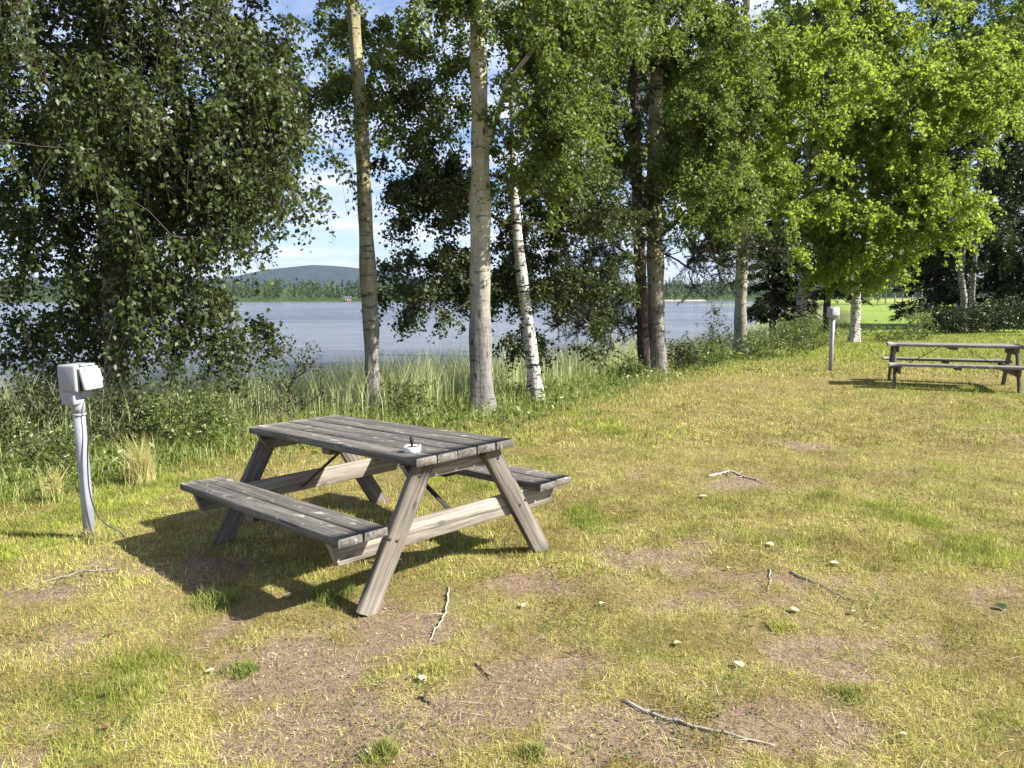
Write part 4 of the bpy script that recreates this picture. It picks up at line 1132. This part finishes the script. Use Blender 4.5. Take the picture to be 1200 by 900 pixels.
def litter():
    n = 26000
    y = 1.9*(11/1.9)**rng.random(n); x = (rng.random(n)*2-1)*(y*.7+.5)
    dirt, green = cover(x, y); dl = sd_poly(x, y, LAWN)
    keep = (rng.random(n) < .25+.75*dirt) & (dl > -.3); x = x[keep]; y = y[keep]; m = len(x)
    z = surf_z(x, y)+.004
    P = np.stack([x, y, z], 1)
    V, T, rn = leaves(P, .012, 1.2, .0, .5, .1)
    pal = np.array([[.42, .34, .22], [.12, .08, .06], [.30, .19, .12], [.52, .46, .34], [.2, .14, .1]])
    col = np.repeat(pick(pal, m), 4, 0)
    o = mk('litter', V, [T], M['blade'], None, {'col': col}); tag(o, 'tiny bark crumbs and dry leaf bits scattered on the bare earth', 'litter', kind='stuff')
litter()
def straw_stems():
    n = 5200
    y = 1.9*(9/1.9)**rng.random(n); x = (rng.random(n)*2-1)*(y*.7+.5); z = surf_z(x, y)+.006
    a = rng.random(n)*2*math.pi; L_ = .03+.09*rng.random(n)**2
    d = np.stack([np.cos(a), np.sin(a), .1*rng.normal(size=n)], 1)*L_[:, None]; s_ = np.stack([-np.sin(a), np.cos(a), 0*a], 1)*.0012
    P = np.stack([x, y, z], 1); mid = P+d*.5+np.stack([0*a, 0*a, .008*rng.random(n)], 1)+s_*rng.normal(size=(n, 1))*5
    e = P+d; e[:, 2] = surf_z(e[:, 0], e[:, 1])+.006
    V = np.stack([P-s_, P+s_, mid+s_, mid-s_, e+s_*.5, e-s_*.5], 1).reshape(-1, 3); i = (np.arange(n)*6)[:, None]
    pal = np.array([[.50, .43, .28], [.40, .32, .20], [.56, .50, .36], [.28, .20, .13], [.16, .11, .08]])
    o = mk('dry_stems', V, [i+np.array([0, 1, 2, 3]), i+np.array([3, 2, 4, 5])], M['blade'], None, {'col': np.repeat(pick(pal, n), 6, 0)})
    tag(o, 'dead grass stems and thin twig bits lying on the lawn', 'litter', kind='stuff')
straw_stems()
def weeds():
    n = 60000
    y = 1.9*(13/1.9)**rng.random(n); x = (rng.random(n)*2-1)*(y*.7+.5)
    k = rng.random(n) < sstep(.56, .70, fbm(x, y, .3, 3, 301))*(sd_poly(x, y, LAWN) > -.2)*.9
    x = x[k]; y = y[k]; m = len(x); P = np.stack([x, y, surf_z(x, y)+.006+.018*rng.random(m)], 1)
    V, T, rn = leaves(P, .012, 1.6, .0, .8, .12)
    c = np.repeat(P, 4, 0); V = c+(V-c)*np.repeat(.75+.11*y, 4)[:, None]
    tag(mk('weeds', V, [T], M['lf_mid'], None, {'rnd': rn}), 'patches of clover and small broad leaved weeds in the lawn', 'weeds', kind='stuff')
weeds()

# ------------------------------------------------------------------ far shore
def far_forest():
    Vs = []; Cs = []
    n = 5200
    x = (rng.random(n)*2-1)*1150+20; y = 652+rng.random(n)**1.4*170
    dk = sd_poly(x, y, LAKE); k = dk < -8; x = x[k]; y = y[k]; n = len(x)
    z = ground_z(x, y); H = 10+10*rng.random(n)*(0.6+.8*fbm(x, y*0, 60, 3, 2)); con = rng.random(n) < .62
    per = 46
    t = rng.random((n, per)); a = rng.random((n, per))*2*math.pi
    wid = np.where(con[:, None], (1-t)*1.7+.15, 2.1*np.sqrt(np.clip(1-(2*t-1.05)**2, .03, 1)))
    r = wid*np.sqrt(rng.random((n, per)))
    P = np.stack([x[:, None]+r*np.cos(a), y[:, None]+r*np.sin(a), z[:, None]+H[:, None]*(.10+.88*t)], -1).reshape(-1, 3)
    m = len(P); d = rng.normal(size=(m, 3, 3))*np.array([.55, .55, .7])
    V = (P[:, None]+d).reshape(-1, 3)
    c = np.where(con[:, None], np.array([.035, .055, .025]), np.array([.085, .12, .035]))*(.8+.5*rng.random((n, 1)))
    o = mk('forest', V, [np.arange(m*3).reshape(-1, 3)], M['blade'], None, {'col': np.repeat(c, per*3, 0)})
    tag(o, 'low mixed forest lining the far lake shore', 'forest', kind='stuff')
far_forest()

M['red_paint'] = plain('falu_red', (.17, .045, .035), .8, .2)
M['roof_dark'] = plain('dark_roof', (.10, .09, .09), .8, .2)
M['white_paint'] = plain('white_trim', (.4, .4, .38), .7, .3)
def cottage(label, px, Y, w, d, h, rot):
    b = W(px, 352, Y); z = gz(b[0], b[1])
    r = empty('cottage', (b[0], b[1], z), (0, 0, rot)); tag(r, label, 'cottage', 'red cottages on the far shore')
    V = [(-w/2, -d/2, -.5), (w/2, -d/2, -.5), (w/2, d/2, -.5), (-w/2, d/2, -.5), (-w/2, -d/2, h), (w/2, -d/2, h), (w/2, d/2, h), (-w/2, d/2, h), (-w/2, 0, h+d*.35), (w/2, 0, h+d*.35)]
    mk('wall', V, [np.array([[0, 1, 5, 4], [1, 2, 6, 5], [2, 3, 7, 6], [3, 0, 4, 7]]), np.array([[4, 8, 7], [5, 6, 9]])], M['red_paint'], r)
    o = .4
    m = MB()
    for sg in (-1, 1): 
        m.beam((-w/2-o, sg*d*.27, h+d*.16+.05), (w/2+o, sg*d*.27, h+d*.16+.05), d*.66, .2, up=(0, sg*.57, .82), bev=.02)
    m.build('roof', M['roof_dark'], r)
    for k in (-.3, .3):
        m = MB(); m.rbox((k*w, -d/2-.04, h*.55), (1.2, .1, 1.3), .02); m.build('window', M['white_paint'], r)
    m = MB(); m.rbox((0, -d/2-.04, h*.4), (1.1, .1, 2.1), .02); m.build('door', M['white_paint'], r)
cottage('red cottage on the far shore, just left of the first aspen trunk', 408, 668, 6, 5, 2.4, .1)
cottage('smaller red cottage on the far shore, right of the first aspen trunk', 446, 672, 5, 4, 2.2, -.2)

def far_tree(label, px, Y, h, w, dark=False):
    b = W(px, 352, Y); z = gz(b[0], b[1]); r = empty('birch', (b[0], b[1], z)); tag(r, label, 'tree', 'distant row of birches beyond the meadow')
    V, Q = prisms(np.array([[0, 0, -.2]]), np.array([[.1, 0, h*.8]]), np.array([.16]), np.array([.08]), 8)
    mk('trunk', V, [Q], M['birch'], r)
    n = 1500; P = sample_ell((0, 0, h*.64), (w, w, h*.40), n, .4)
    cl = rng.normal(size=(30, 3))*np.array([w*.5, w*.5, h*.2])+np.array([0, 0, h*.62]); P = np.where((rng.random(n) < .6)[:, None], cl[rng.integers(0, 30, n)]+rng.normal(size=(n, 3))*w*.18, P)
    P[:, 2] = np.maximum(P[:, 2], h*.22)
    V, T, rn = leaves(P, .42, .4, .3); mk('crown', V, [T], M['lf_dark' if dark else 'lf_mid'], r, {'rnd': rn})
for i, px in enumerate([1008, 1019, 1029, 1038, 1049, 1058, 1069, 1080, 1092]):
    far_tree('pale slim trunk in the distant birch row beyond the meadow', px, 165+10*math.sin(i*2.1), 11+1.5*math.sin(i*1.7), 2.4, i % 2 == 0)

# ------------------------------------------------------------------ air
m, nt, ns, L_ = newmat('haze_air')
pv = ns.new('ShaderNodeVolumePrincipled'); pv.inputs['Color'].default_value = (.55, .72, 1, 1); pv.inputs['Density'].default_value = 3.0e-5
pv.inputs['Anisotropy'].default_value = .2
mo = ns.new('ShaderNodeOutputMaterial'); L_.new(pv.outputs[0], mo.inputs['Volume'])
hb = MB(); x0, x1, y0, y1, z0, z1 = -14100, 14100, -9100, 15100, -40, 520
Vh = [(x0, y0, z0), (x1, y0, z0), (x1, y1, z0), (x0, y1, z0), (x0, y0, z1), (x1, y0, z1), (x1, y1, z1), (x0, y1, z1)]
o = mk('haze', Vh, [np.array([[0, 3, 2, 1], [4, 5, 6, 7], [0, 1, 5, 4], [1, 2, 6, 5], [2, 3, 7, 6], [3, 0, 4, 7]])], m)
tag(o, 'thin blue summer haze in the air over the lake', 'haze', kind='stuff')

# ------------------------------------------------------------------ light
SUN_EL = math.radians(37.8)
sd = Vector((.965, -.262, 0)).normalized()   # horizontal direction towards the sun
sdir = Vector((sd.x*math.cos(SUN_EL), sd.y*math.cos(SUN_EL), math.sin(SUN_EL)))
sl = bpy.data.lights.new('sun', 'SUN'); sl.energy = 5.0; sl.angle = math.radians(.53); sl.color = (1, .95, .86)
so = bpy.data.objects.new('sun', sl); C.objects.link(so); so.rotation_euler = sdir.to_track_quat('Z', 'Y').to_euler()
so.location = (20, -6, 20)
w = bpy.data.worlds.new('World'); bpy.context.scene.world = w; w.use_nodes = True
nt = w.node_tree; nt.nodes.clear()
sky = nt.nodes.new('ShaderNodeTexSky'); sky.sky_type = 'NISHITA'; sky.sun_disc = False; sky.sun_elevation = SUN_EL
sky.sun_rotation = math.atan2(sd.x, sd.y); sky.air_density = 1.0; sky.dust_density = .6; sky.ozone_density = 1.6
geo = nt.nodes.new('ShaderNodeTexCoord').outputs['Generated']
sep = nt.nodes.new('ShaderNodeSeparateXYZ'); nt.links.new(geo, sep.inputs[0])
zz = math_(nt, 'ADD', math_(nt, 'MAXIMUM', sep.outputs[2], 0), .10)
cx = math_(nt, 'DIVIDE', sep.outputs[0], zz); cy = math_(nt, 'DIVIDE', sep.outputs[1], zz)
cmb = nt.nodes.new('ShaderNodeCombineXYZ'); nt.links.new(cx, cmb.inputs[0]); nt.links.new(cy, cmb.inputs[1])
cn = noise(nt, mapping(nt, cmb.outputs[0], (.55, 1.0, 1)), 1.3, 9, .6, .3)
cm = ramp(nt, cn, [(.43, (0, 0, 0)), (.57, (1, 1, 1))])
cn2 = noise(nt, mapping(nt, cmb.outputs[0], (1, 1, 1)), 2.2, 6, .6)
cc = ramp(nt, cn2, [(.36, (4.2, 4.8, 6.8)), (.66, (7.8, 8.0, 8.9))])
skb = mixc(nt, 1, sky.outputs[0], (.92, .97, 1.14), 'MULTIPLY')
skc = mixc(nt, math_(nt, 'MULTIPLY', cm, .85), skb, cc)
bg = nt.nodes.new('ShaderNodeBackground'); bg.inputs[1].default_value = .060; nt.links.new(skc, bg.inputs[0])
wo = nt.nodes.new('ShaderNodeOutputWorld'); nt.links.new(bg.outputs[0], wo.inputs[0])

# ------------------------------------------------------------------ camera
cam = bpy.data.cameras.new('camera'); co = bpy.data.objects.new('camera', cam); C.objects.link(co)
co.matrix_world = Matrix.Translation((0, 0, CAMH)) @ Matrix.Rotation(math.pi/2-PITCH, 4, 'X') @ Matrix.Rotation(ROLL, 4, 'Z')
cam.sensor_width = 36; cam.lens = F/1200*36; cam.clip_start = .05; cam.clip_end = 40000
sc = bpy.context.scene; sc.camera = co
sc.view_settings.view_transform = 'Standard'; sc.view_settings.look = 'None'; sc.view_settings.gamma = 1; sc.view_settings.exposure = 1.52
sc.cycles.max_bounces = 6; sc.cycles.diffuse_bounces = 3; sc.cycles.glossy_bounces = 2; sc.cycles.transmission_bounces = 3; sc.cycles.transparent_max_bounces = 4
sc.cycles.use_denoising = True
sc.cycles.sample_clamp_indirect = 6
